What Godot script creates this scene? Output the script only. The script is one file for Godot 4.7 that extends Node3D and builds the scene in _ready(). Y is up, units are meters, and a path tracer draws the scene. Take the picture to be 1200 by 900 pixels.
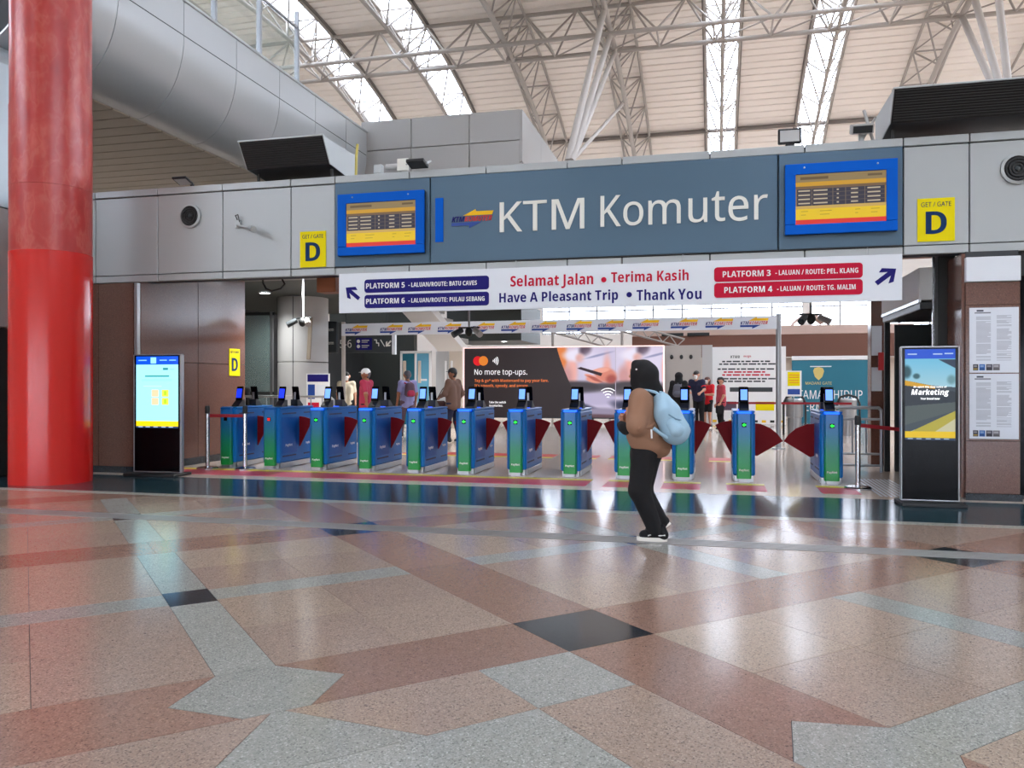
extends Node3D

# ------------------------------------------------------------------ mesh builder
class MB:
	var v := PackedVector3Array()
	var n := PackedVector3Array()
	var uv := PackedVector2Array()

	func tri(a: Vector3, b: Vector3, c: Vector3, na: Vector3, nb: Vector3, nc: Vector3, ua := Vector2.ZERO, ub := Vector2.ZERO, uc := Vector2.ZERO) -> void:
		if (b - a).cross(c - a).dot(na + nb + nc) > 0.0:
			v.append_array([a, c, b]); n.append_array([na, nc, nb]); uv.append_array([ua, uc, ub])
		else:
			v.append_array([a, b, c]); n.append_array([na, nb, nc]); uv.append_array([ua, ub, uc])

	func face(p: Array, centre: Vector3) -> void:
		var nn: Vector3 = (p[1] - p[0]).cross(p[2] - p[0]).normalized()
		var m := Vector3.ZERO
		for q in p: m += q
		m /= p.size()
		if nn.dot(m - centre) < 0.0: nn = -nn
		for i in range(1, p.size() - 1):
			tri(p[0], p[i], p[i + 1], nn, nn, nn)

	func quad(a: Vector3, b: Vector3, c: Vector3, d: Vector3, nn: Vector3) -> void:
		tri(a, b, c, nn, nn, nn, Vector2(0, 1), Vector2(1, 1), Vector2(1, 0))
		tri(a, c, d, nn, nn, nn, Vector2(0, 1), Vector2(1, 0), Vector2(0, 0))

	func box(c: Vector3, s: Vector3, bev := 0.0, rot := Basis()) -> MB:
		var h := s * 0.5
		var b: float = min(bev, min(h.x, min(h.y, h.z)) * 0.9)
		for i in 3:
			var j := (i + 1) % 3
			var k := (i + 2) % 3
			for sg in [-1.0, 1.0]:
				var q := []
				for e in [[-1.0, -1.0], [1.0, -1.0], [1.0, 1.0], [-1.0, 1.0]]:
					var p := Vector3.ZERO
					p[i] = sg * h[i]; p[j] = e[0] * (h[j] - b); p[k] = e[1] * (h[k] - b)
					q.append(c + rot * p)
				face(q, c)
			if b > 0.0:
				for sj in [-1.0, 1.0]:
					for sk in [-1.0, 1.0]:
						var q2 := []
						for e in [[1.0, 0], [1.0, 1], [-1.0, 1], [-1.0, 0]]:
							var p := Vector3.ZERO
							p[i] = e[0] * (h[i] - b)
							p[j] = sj * (h[j] if e[1] == 0 else h[j] - b)
							p[k] = sk * (h[k] - b if e[1] == 0 else h[k])
							q2.append(c + rot * p)
						face(q2, c)
		if b > 0.0:
			for sx in [-1.0, 1.0]:
				for sy in [-1.0, 1.0]:
					for sz in [-1.0, 1.0]:
						var g := Vector3(sx, sy, sz)
						var q3 := []
						for i in 3:
							var p := g * (h - Vector3(b, b, b))
							p[i] = g[i] * h[i]
							q3.append(c + rot * p)
						face(q3, c)
		return self

	func tube(p0: Vector3, p1: Vector3, r0: float, r1 := -1.0, sides := 10, caps := true) -> MB:
		if r1 < 0.0: r1 = r0
		var d := (p1 - p0).normalized()
		var e := (Vector3.UP if absf(d.y) < 0.9 else Vector3.RIGHT).cross(d).normalized()
		var f := d.cross(e)
		for i in sides:
			var a := TAU * i / sides
			var b := TAU * (i + 1) / sides
			var na := e * cos(a) + f * sin(a)
			var nb := e * cos(b) + f * sin(b)
			tri(p0 + na * r0, p0 + nb * r0, p1 + nb * r1, na, nb, nb)
			tri(p0 + na * r0, p1 + nb * r1, p1 + na * r1, na, nb, na)
			if caps:
				tri(p0, p0 + na * r0, p0 + nb * r0, -d, -d, -d)
				tri(p1, p1 + na * r1, p1 + nb * r1, d, d, d)
		return self

	func path(pts: Array, r: float, sides := 8) -> MB:
		for i in pts.size() - 1:
			tube(pts[i], pts[i + 1], r, r, sides)
			if i > 0: ball(pts[i], Vector3(r, r, r), sides, 4)
		return self

	func ball(c: Vector3, r: Vector3, seg := 14, rings := 8) -> MB:
		for j in rings:
			var t0 := PI * j / rings
			var t1 := PI * (j + 1) / rings
			for i in seg:
				var a := TAU * i / seg
				var b := TAU * (i + 1) / seg
				var q := []
				for e in [[t0, a], [t0, b], [t1, b], [t1, a]]:
					q.append(Vector3(sin(e[0]) * cos(e[1]), cos(e[0]), sin(e[0]) * sin(e[1])))
				var m := []
				for d in q: m.append((d / r).normalized())
				if j > 0: tri(c + q[0] * r, c + q[1] * r, c + q[2] * r, m[0], m[1], m[2])
				if j < rings - 1: tri(c + q[0] * r, c + q[2] * r, c + q[3] * r, m[0], m[2], m[3])
		return self

	func lathe(prof: Array, c := Vector3.ZERO, rot := Basis(), sides := 24) -> MB:
		# prof: [radius, height] pairs, flat along each step, round about the axis
		for j in prof.size() - 1:
			var r0: float = prof[j][0]; var y0: float = prof[j][1]
			var r1: float = prof[j + 1][0]; var y1: float = prof[j + 1][1]
			var nr := y1 - y0
			var ny := r0 - r1
			for i in sides:
				var a := TAU * i / sides
				var b := TAU * (i + 1) / sides
				var ca := Vector3(cos(a), 0, sin(a)); var cb := Vector3(cos(b), 0, sin(b))
				var na := (rot * (ca * nr + Vector3(0, ny, 0))).normalized()
				var nb := (rot * (cb * nr + Vector3(0, ny, 0))).normalized()
				var p := c + rot * (ca * r0 + Vector3(0, y0, 0)); var q := c + rot * (cb * r0 + Vector3(0, y0, 0))
				var s := c + rot * (cb * r1 + Vector3(0, y1, 0)); var t := c + rot * (ca * r1 + Vector3(0, y1, 0))
				if r0 > 0.0: tri(p, q, s, na, nb, nb, Vector2(float(i) / sides, 0), Vector2(float(i + 1) / sides, 0), Vector2(float(i + 1) / sides, 1))
				if r1 > 0.0: tri(p, s, t, na, nb, na, Vector2(float(i) / sides, 0), Vector2(float(i + 1) / sides, 1), Vector2(float(i) / sides, 1))
		return self

	func prism(poly: PackedVector2Array, z0: float, z1: float, xf := Transform3D()) -> MB:
		# polygon in local x, y drawn out from z0 to z1
		var idx := Geometry2D.triangulate_polygon(poly)
		var zn := (xf.basis * Vector3.BACK).normalized()
		for t in range(0, idx.size(), 3):
			for z in [z0, z1]:
				var nn := zn * (1.0 if z == max(z0, z1) else -1.0)
				tri(xf * Vector3(poly[idx[t]].x, poly[idx[t]].y, z), xf * Vector3(poly[idx[t + 1]].x, poly[idx[t + 1]].y, z), xf * Vector3(poly[idx[t + 2]].x, poly[idx[t + 2]].y, z), nn, nn, nn)
		var turn := 1.0 if Geometry2D.is_polygon_clockwise(poly) else -1.0
		for i in poly.size():
			var a := poly[i]; var b := poly[(i + 1) % poly.size()]
			var e := (b - a).normalized()
			var nn := (xf.basis * Vector3(-e.y * turn, e.x * turn, 0)).normalized()
			quad(xf * Vector3(a.x, a.y, z0), xf * Vector3(b.x, b.y, z0), xf * Vector3(b.x, b.y, z1), xf * Vector3(a.x, a.y, z1), nn)
		return self

	# bones [from, to, radius, radius] joined by a smooth minimum and meshed as surface nets
	func blob(bones: Array, cell: float, k := 0.03) -> MB:
		var lo := Vector3(1e9, 1e9, 1e9)
		var hi := -lo
		for b in bones:
			var r: float = max(b[2], b[3]) + cell * 2.0 + k * 0.5
			for q in [b[0], b[1]]:
				lo = lo.min(q - Vector3(r, r, r)); hi = hi.max(q + Vector3(r, r, r))
		var nx := int((hi.x - lo.x) / cell) + 2
		var ny := int((hi.y - lo.y) / cell) + 2
		var nz := int((hi.z - lo.z) / cell) + 2
		var f := PackedFloat32Array()
		f.resize(nx * ny * nz)
		f.fill(1.0)
		for b in bones:
			var A: Vector3 = b[0]; var B: Vector3 = b[1]
			var ra: float = b[2]; var rb: float = b[3]
			var ab := B - A
			var l2: float = max(ab.length_squared(), 1e-9)
			var rr: float = max(ra, rb) + cell * 2.0 + k * 0.5
			var p0 := (A.min(B) - Vector3(rr, rr, rr) - lo) / cell
			var p1 := (A.max(B) + Vector3(rr, rr, rr) - lo) / cell
			for z in range(max(0, int(p0.z)), min(nz, int(p1.z) + 2)):
				for y in range(max(0, int(p0.y)), min(ny, int(p1.y) + 2)):
					var row := (z * ny + y) * nx
					for x in range(max(0, int(p0.x)), min(nx, int(p1.x) + 2)):
						var p := lo + Vector3(x, y, z) * cell
						var t := clampf((p - A).dot(ab) / l2, 0.0, 1.0)
						var d := p.distance_to(A + ab * t) - ra - (rb - ra) * t
						var o := f[row + x]
						var h := maxf(k - absf(o - d), 0.0) / k
						f[row + x] = minf(o, d) - h * h * k * 0.25
		var at := PackedInt32Array()
		at.resize(nx * ny * nz)
		at.fill(-1)
		var vs := PackedVector3Array()
		var ns := PackedVector3Array()
		var off := [0, 1, nx, nx + 1, nx * ny, nx * ny + 1, nx * ny + nx, nx * ny + nx + 1]
		var edges := [[0, 1], [2, 3], [4, 5], [6, 7], [0, 2], [1, 3], [4, 6], [5, 7], [0, 4], [1, 5], [2, 6], [3, 7]]
		for z in nz - 1:
			for y in ny - 1:
				var row := (z * ny + y) * nx
				for x in nx - 1:
					var i := row + x
					var s := 0
					for q in off:
						if f[i + q] < 0.0: s += 1
					if s == 0 or s == 8: continue
					var m := Vector3.ZERO
					var c := 0
					for e in edges:
						var fa := f[i + off[e[0]]]; var fb := f[i + off[e[1]]]
						if (fa < 0.0) != (fb < 0.0):
							var t := fa / (fa - fb)
							var ca := Vector3(e[0] & 1, (e[0] >> 1) & 1, e[0] >> 2)
							var cb := Vector3(e[1] & 1, (e[1] >> 1) & 1, e[1] >> 2)
							m += ca.lerp(cb, t); c += 1
					at[i] = vs.size()
					vs.append(lo + (Vector3(x, y, z) + m / c) * cell)
					var g := Vector3.ZERO
					for q in 8:
						g += f[i + off[q]] * Vector3((q & 1) * 2 - 1, ((q >> 1) & 1) * 2 - 1, (q >> 2) * 2 - 1)
					ns.append(g.normalized())
		var st := [1, nx, nx * ny]
		for z in range(1, nz - 1):
			for y in range(1, ny - 1):
				for x in range(1, nx - 1):
					var i := (z * ny + y) * nx + x
					var ins := f[i] < 0.0
					for ax in 3:
						if (f[i + st[ax]] < 0.0) == ins: continue
						var u: int = st[(ax + 1) % 3]; var w: int = st[(ax + 2) % 3]
						var q := [at[i], at[i - u], at[i - u - w], at[i - w]]
						if q.min() < 0: continue
						tri(vs[q[0]], vs[q[1]], vs[q[2]], ns[q[0]], ns[q[1]], ns[q[2]])
						tri(vs[q[0]], vs[q[2]], vs[q[3]], ns[q[0]], ns[q[2]], ns[q[3]])
		return self

	func done() -> ArrayMesh:
		var a := []
		a.resize(Mesh.ARRAY_MAX)
		a[Mesh.ARRAY_VERTEX] = v; a[Mesh.ARRAY_NORMAL] = n; a[Mesh.ARRAY_TEX_UV] = uv
		var m := ArrayMesh.new()
		m.add_surface_from_arrays(Mesh.PRIMITIVE_TRIANGLES, a)
		return m

# ------------------------------------------------------------------ naming and tagging
var taken := {}
var rng := RandomNumberGenerator.new()
var M := {}

func numbered(called: String) -> String:
	if not taken.has(called):
		taken[called] = 0
		return called
	taken[called] += 1
	return "%s_%03d" % [called, taken[called]]

func tag(o: Node3D, label: String, category := "", group := "", kind := "") -> Node3D:
	if label: o.set_meta("label", label)
	if category: o.set_meta("category", category)
	if group: o.set_meta("group", group)
	if kind: o.set_meta("kind", kind)
	return o

func thing(called: String, label: String, category: String, at := Vector3.ZERO, turn := 0.0, group := "") -> Node3D:
	var o := Node3D.new()
	o.name = numbered(called)
	add_child(o)
	o.position = at
	o.rotation.y = turn
	tag(o, label, category, group)
	return o

func part(called: String, mesh: Mesh, mat: Material, parent: Node3D, label := "") -> MeshInstance3D:
	var o := MeshInstance3D.new()
	o.mesh = mesh
	o.material_override = mat
	o.cast_shadow = GeometryInstance3D.SHADOW_CASTING_SETTING_ON
	if parent == self:
		o.name = numbered(called)
		add_child(o)
	else:
		o.name = called
		parent.add_child(o, true)
	if label: o.set_meta("label", label)
	return o

func bpart(called: String, c: Vector3, s: Vector3, mat: Material, parent: Node3D, bev := 0.0, rot := Basis()) -> MeshInstance3D:
	return part(called, MB.new().box(c, s, bev, rot).done(), mat, parent)

func struct(called: String, c: Vector3, s: Vector3, mat: Material) -> MeshInstance3D:
	var o := part(called, MB.new().box(c, s).done(), mat, self)
	o.set_meta("kind", "structure")
	return o

func copy(src: Node3D, called: String, label: String, at: Vector3, turn := 0.0) -> Node3D:
	var o: Node3D = src.duplicate()
	o.name = numbered(called)
	add_child(o)
	o.position = at
	o.rotation.y = turn
	o.set_meta("label", label)
	return o

var rod_mesh: CylinderMesh
func rod(called: String, a: Vector3, b: Vector3, r: float, mat: Material, parent: Node3D) -> MeshInstance3D:
	# one straight tube: all share a unit cylinder
	if rod_mesh == null:
		rod_mesh = CylinderMesh.new()
		rod_mesh.top_radius = 1.0; rod_mesh.bottom_radius = 1.0; rod_mesh.height = 1.0
		rod_mesh.radial_segments = 10; rod_mesh.rings = 1
	var o := part(called, rod_mesh, mat, parent)
	var d := b - a
	var y := d.normalized()
	var x := (Vector3.UP if absf(y.y) < 0.9 else Vector3.RIGHT).cross(y).normalized()
	o.transform = Transform3D(Basis(x * r, d, x.cross(y) * r), (a + b) * 0.5)
	return o

func print_on(called: String, w: float, h: float, at: Vector3, mat: Material, parent: Node3D, rot := Basis()) -> MeshInstance3D:
	# a flat printed face with its own texture coordinates
	var q := QuadMesh.new()
	q.size = Vector2(w, h)
	var o := part(called, q, mat, parent)
	o.transform = Transform3D(rot, at)
	return o

var fonts := {}
func text(s: String, at: Vector3, w: float, h: float, mat: Material, parent: Node3D, bold := true, rot := Basis(), called := "lettering", depth := 0.004, slant := 0.0) -> MeshInstance3D:
	var key := "b" if bold else "r"
	if not fonts.has(key):
		var sf := SystemFont.new()
		sf.font_names = PackedStringArray(["Droid Sans"])
		sf.font_weight = 700 if bold else 400
		fonts[key] = sf
	var t := TextMesh.new()
	t.font = fonts[key]
	t.text = s
	t.font_size = 48
	t.pixel_size = 0.01
	t.depth = 0.01
	t.curve_step = 2.0
	var bb := t.get_aabb()
	var sx: float = w / bb.size.x
	var sy: float = h / bb.size.y if h > 0.0 else sx
	if w <= 0.0: sx = sy
	var b := Basis(Vector3(sx, 0, 0), Vector3(slant * sy, sy, 0), Vector3(0, 0, depth / 0.01))
	var o := part(called, t, mat, parent)
	o.transform = Transform3D(rot * b, at - rot * (b * bb.get_center()))
	return o

# ------------------------------------------------------------------ materials
func mat(called: String, c: Color, rough := 0.6, metal := 0.0, spec := 0.5) -> StandardMaterial3D:
	var m := StandardMaterial3D.new()
	m.resource_name = called
	m.albedo_color = c
	m.roughness = rough
	m.metallic = metal
	m.metallic_specular = spec
	M[called] = m
	return m

func rgb(r: int, g: int, b: int) -> Color:
	return Color(r / 255.0, g / 255.0, b / 255.0)

func glow(called: String, c: Color, e: float) -> StandardMaterial3D:
	var m := mat(called, c, 0.4)
	m.emission_enabled = true
	m.emission = c
	m.emission_energy_multiplier = e
	return m

func granite_image(seed_: int, size: int, cols: Array, weights: Array) -> ImageTexture:
	var r := RandomNumberGenerator.new()
	r.seed = seed_
	var im := Image.create(size, size, false, Image.FORMAT_RGB8)
	im.fill(cols[0])
	# crystals: overlapping irregular grains that wrap round the tile
	var count := size * size / 14
	for i in count:
		var t := r.randf()
		var k := 0
		var acc := 0.0
		for j in weights.size():
			acc += weights[j]
			if t < acc:
				k = j
				break
		var c: Color = cols[k]
		c = c * (0.9 + 0.2 * r.randf())
		var w := r.randi_range(2, 5)
		var h := r.randi_range(2, 5)
		var x := r.randi_range(0, size - 6)
		var y := r.randi_range(0, size - 6)
		im.fill_rect(Rect2i(x, y, w, h), c)
		if r.randf() < 0.5: im.fill_rect(Rect2i(x + 1, y - 1 if y > 0 else 0, maxi(1, w - 2), h + 1), c)
	return ImageTexture.create_from_image(im)

func granite(called: String, tex: Texture2D, tone: Color, rough: float, span := 1.3, off := 0.0) -> StandardMaterial3D:
	var m := mat(called, tone, rough)
	m.albedo_texture = tex
	m.uv1_triplanar = true
	m.uv1_world_triplanar = true
	m.uv1_scale = Vector3.ONE / span
	m.uv1_offset = Vector3(off, off * 0.7, off * 1.3)
	return m

func noise_tex(seed_: int, freq: float, ramp: Array, size := 256, octaves := 3) -> NoiseTexture2D:
	var fn := FastNoiseLite.new()
	fn.seed = seed_
	fn.frequency = freq
	fn.fractal_octaves = octaves
	var g := Gradient.new()
	g.offsets = PackedFloat32Array(ramp.map(func(q): return q[0]))
	g.colors = PackedColorArray(ramp.map(func(q): return q[1]))
	var t := NoiseTexture2D.new()
	t.width = size; t.height = size
	t.seamless = true
	t.noise = fn
	t.color_ramp = g
	return t

func picture(called: String, im: Image, e := 0.0, rough := 0.4) -> StandardMaterial3D:
	var m := mat(called, Color.WHITE, rough)
	var t := ImageTexture.create_from_image(im)
	m.texture_repeat = false
	if e > 0.0:
		m.albedo_color = Color(0.02, 0.02, 0.02)
		m.emission_enabled = true
		m.emission = Color.BLACK
		m.emission_texture = t
		m.emission_energy_multiplier = e
	else:
		m.albedo_texture = t
	return m

# ------------------------------------------------------------------ the scene
func _ready() -> void:
	rng.seed = 7
	# camera: level, eye height 1.37 m, turned 14 degrees left of the gate line's normal
	var cam := Camera3D.new()
	cam.name = "camera"
	add_child(cam)
	cam.position = Vector3(0, 1.37, 0)
	cam.rotation_degrees = Vector3(0, 14, 0)
	cam.fov = 50.7
	cam.near = 0.05
	cam.far = 300.0
	cam.current = true
	# white overcast sky, seen through the roof lights and the windows
	var env := Environment.new()
	var sm := ProceduralSkyMaterial.new()
	sm.sky_top_color = rgb(220, 232, 252)
	sm.sky_horizon_color = rgb(225, 235, 252)
	sm.ground_horizon_color = rgb(200, 203, 205)
	sm.ground_bottom_color = rgb(150, 150, 148)
	sm.sun_angle_max = 0.0
	sm.sky_energy_multiplier = 1.0
	var sky := Sky.new()
	sky.sky_material = sm
	env.background_mode = Environment.BG_SKY
	env.background_energy_multiplier = 14.0
	env.sky = sky
	env.tonemap_mode = Environment.TONE_MAPPER_LINEAR
	env.tonemap_exposure = 1.0
	env.sdfgi_enabled = true
	env.ssao_enabled = true
	env.ssil_enabled = true
	var we := WorldEnvironment.new()
	we.name = "world"
	we.environment = env
	add_child(we)

	materials()
	build_floor()
	build_shell()
	build_roof()
	build_trusses()
	build_mezzanine()
	build_facade()
	build_facade_fittings()
	build_piers()
	build_gates()
	build_kiosks()
	build_concourse()
	build_barriers()
	build_people()

func materials() -> void:
	mat("roof", rgb(242, 234, 225), 0.85)
	mat("roof_edge", rgb(120, 112, 106), 0.7)
	mat("painted_steel", rgb(168, 160, 152), 0.55)
	mat("clad", rgb(172, 177, 177), 0.38, 0.2)
	mat("clad_silver", rgb(186, 190, 191), 0.32, 0.35)
	mat("seam", rgb(60, 62, 64), 0.8)
	mat("slate", rgb(76, 104, 124), 0.3, 0.15, 0.5)
	mat("letter", rgb(232, 232, 222), 0.65, 0.0, 0.25)
	mat("blue", rgb(0, 92, 196), 0.65, 0.0, 0.25)
	mat("navy", rgb(38, 34, 110), 0.65, 0.0, 0.25)
	mat("crimson", rgb(196, 28, 58), 0.65, 0.0, 0.25)
	mat("yellow", rgb(236, 218, 12), 0.65, 0.0, 0.25)
	mat("gold", rgb(240, 190, 40), 0.65, 0.0, 0.25)
	mat("sign_blue", rgb(24, 54, 96), 0.65, 0.0, 0.25)
	mat("banner", rgb(226, 230, 234), 0.65, 0.0, 0.25)
	mat("white", rgb(236, 236, 234), 0.65, 0.0, 0.25)
	mat("paper", rgb(226, 229, 234), 0.65, 0.0, 0.25)
	mat("black", rgb(16, 16, 18), 0.45)
	mat("gloss_black", rgb(8, 8, 11), 0.15, 0.0, 0.25)
	mat("dark", rgb(40, 42, 42), 0.6)
	mat("dark_green", rgb(58, 62, 58), 0.6)
	mat("charcoal", rgb(52, 58, 60), 0.6)
	mat("concrete", rgb(170, 168, 164), 0.75)
	mat("concrete_light", rgb(186, 186, 184), 0.7)
	mat("chrome", rgb(200, 202, 206), 0.18, 1.0)
	mat("steel", rgb(176, 178, 180), 0.32, 0.9)
	mat("alu", rgb(170, 172, 176), 0.35, 0.8)
	mat("gate_blue", rgb(12, 106, 178), 0.3, 0.0, 0.35)
	mat("gate_dark_blue", rgb(10, 90, 168), 0.35, 0.0, 0.35)
	mat("gate_slot", rgb(10, 24, 70), 0.5)
	mat("flap", rgb(128, 8, 20), 0.55, 0.0, 0.3)
	mat("belt", rgb(150, 20, 34), 0.6)
	mat("brown", rgb(116, 74, 58), 0.6)
	mat("pink_soffit", rgb(206, 178, 164), 0.7)
	mat("cream", rgb(214, 200, 182), 0.7)
	mat("grey_panel", rgb(176, 170, 162), 0.6)
	mat("teal", rgb(30, 110, 130), 0.5)
	mat("wood", rgb(140, 74, 36), 0.6)
	mat("tape_pink", rgb(206, 66, 92), 0.35)
	mat("tape_red", rgb(206, 60, 60), 0.35)
	mat("tape_yellow", rgb(224, 204, 40), 0.35)
	mat("orange", rgb(232, 120, 40), 0.5)
	mat("logo_red", rgb(206, 36, 40), 0.5)
	mat("logo_blue", rgb(30, 70, 150), 0.5)
	mat("skin", rgb(196, 140, 112), 0.55)
	mat("skin_brown", rgb(150, 98, 72), 0.55)
	mat("hair", rgb(28, 22, 20), 0.5)
	mat("hair_brown", rgb(84, 48, 38), 0.5)
	mat("fabric_black", rgb(16, 15, 17), 0.9)
	mat("fabric_brown", rgb(150, 112, 88), 0.9)
	mat("fabric_sky", rgb(158, 190, 208), 0.85)
	mat("fabric_maroon", rgb(166, 46, 74), 0.9)
	mat("fabric_lilac", rgb(140, 140, 186), 0.9)
	mat("fabric_taupe", rgb(110, 84, 72), 0.9)
	mat("fabric_navy", rgb(32, 34, 60), 0.9)
	mat("fabric_red", rgb(212, 30, 40), 0.9)
	mat("fabric_rose", rgb(182, 64, 76), 0.9)
	mat("fabric_grey", rgb(92, 92, 100), 0.9)
	mat("fabric_cream", rgb(226, 216, 190), 0.9)
	mat("fabric_plum", rgb(96, 76, 90), 0.9)
	mat("rubber", rgb(228, 222, 212), 0.6)
	glow("lamp_white", Color(0.95, 0.98, 1.0), 20.0)
	glow("lamp_blue", Color(0.08, 0.35, 1.0), 2.2)
	glow("lamp_green", Color(0.1, 1.0, 0.25), 1.6)
	glow("lamp_red", Color(1.0, 0.12, 0.1), 1.4)
	glow("reader_screen", Color(0.42, 0.62, 1.0), 1.1)
	glow("reader_screen_blue", Color(0.08, 0.2, 0.95), 1.1)
	var glass := mat("glass", Color(0.86, 0.95, 0.93, 0.12), 0.03)
	glass.transparency = BaseMaterial3D.TRANSPARENCY_ALPHA
	var teal := mat("glass_green", Color(0.8, 0.95, 0.92, 0.1), 0.03)
	teal.transparency = BaseMaterial3D.TRANSPARENCY_ALPHA
	var sg := mat("sky_glass", Color(0.96, 0.98, 1.0, 0.06), 0.02)
	sg.transparency = BaseMaterial3D.TRANSPARENCY_ALPHA
	# stone
	var pink := granite_image(11, 512, [rgb(180, 159, 146), rgb(190, 170, 157), rgb(168, 146, 133), rgb(152, 136, 127), rgb(126, 111, 104)], [0.32, 0.3, 0.22, 0.1, 0.06])
	var pale := granite_image(16, 512, [rgb(222, 214, 206), rgb(228, 221, 214), rgb(214, 205, 197), rgb(204, 196, 190), rgb(190, 182, 176)], [0.32, 0.3, 0.22, 0.1, 0.06])
	var rose := granite_image(12, 512, [rgb(158, 127, 114), rgb(167, 137, 124), rgb(147, 116, 104), rgb(134, 107, 98), rgb(112, 90, 83)], [0.32, 0.26, 0.25, 0.11, 0.06])
	var grey := granite_image(13, 512, [rgb(170, 169, 161), rgb(184, 183, 175), rgb(154, 154, 147), rgb(134, 134, 128), rgb(196, 195, 187)], [0.32, 0.24, 0.24, 0.1, 0.1])
	var dark := granite_image(14, 512, [rgb(48, 56, 62), rgb(58, 66, 72), rgb(38, 44, 50), rgb(70, 76, 80), rgb(30, 34, 38)], [0.35, 0.2, 0.25, 0.08, 0.12])
	var brown := granite_image(15, 512, [rgb(128, 90, 76), rgb(134, 96, 82), rgb(120, 84, 71), rgb(112, 78, 67), rgb(142, 104, 89)], [0.32, 0.24, 0.24, 0.1, 0.1])
	for i in 4:
		var q := 0.95 + 0.018 * i
		granite("pink_%d" % i, pink, Color(q * 0.9, q * (0.885 + 0.006 * i), q * 0.86), 0.17, 0.9, 0.23 * i)
		granite("rose_%d" % i, rose, Color(q * 0.92, q * 0.905, q * 0.87), 0.17, 0.9, 0.31 * i)
		granite("grey_%d" % i, grey, Color(q * 0.89, q * 0.895, q * 0.89), 0.19, 0.9, 0.17 * i)
	granite("dark_stone", dark, Color(0.8, 0.82, 0.84), 0.12, 1.4, 0.0)
	granite("dark_teal", dark, Color(0.8, 1.1, 1.12), 0.16, 1.4, 0.4)
	granite("border_stone", grey, Color(0.98, 0.98, 0.96), 0.16, 1.4, 0.5)
	granite("concourse_stone", pale, Color(1.0, 0.95, 0.91), 0.1, 1.1, 0.1)
	granite("brown_stone", brown, Color(0.82, 0.79, 0.78), 0.2, 1.0, 0.0)
	# the red column: sound wrap below, faded and patchy film above
	mat("red_wrap", rgb(200, 30, 24), 0.2)
	var fade := noise_tex(5, 0.012, [[0.0, rgb(160, 36, 34)], [0.42, rgb(176, 48, 44)], [0.55, rgb(186, 84, 72)], [0.62, rgb(180, 58, 52)], [1.0, rgb(198, 104, 88)]], 512, 4)
	var fm := mat("red_faded", Color.WHITE, 0.3)
	fm.albedo_texture = fade
	fm.uv1_triplanar = true
	fm.uv1_scale = Vector3(0.5, 0.22, 0.5)

# ------------------------------------------------------------------ floor
func slab_mesh(poly: PackedVector2Array, y0: float, y1: float) -> ArrayMesh:
	return MB.new().prism(poly, y0, y1, Transform3D(Basis(Vector3.RIGHT, Vector3(0, 0, 1), Vector3.UP), Vector3.ZERO)).done()

var hall_edge := PackedVector2Array([Vector2(-13, -8.6), Vector2(8, -8.6), Vector2(8, 2.0), Vector2(-13, 2.0)])
func lay(floor_: Node3D, called: String, ab: Array, kind: String) -> void:
	# polygon given in the diagonal grid: a = x + z, b = x - z
	var poly := PackedVector2Array()
	for q in ab: poly.append(Vector2((q[0] + q[1]) * 0.5, (q[0] - q[1]) * 0.5))
	for cut in Geometry2D.intersect_polygons(poly, hall_edge):
		for small in Geometry2D.offset_polygon(cut, -0.0016):
			if small.size() < 3: continue
			var m: Material = M[kind] if M.has(kind) else M["%s_%d" % [kind, rng.randi_range(0, 3)]]
			part(called, slab_mesh(small, -0.02, 0.0), m, floor_)

func rect_ab(a0: float, a1: float, b0: float, b1: float) -> Array:
	return [[a0, b0], [a1, b0], [a1, b1], [a0, b1]]

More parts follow.
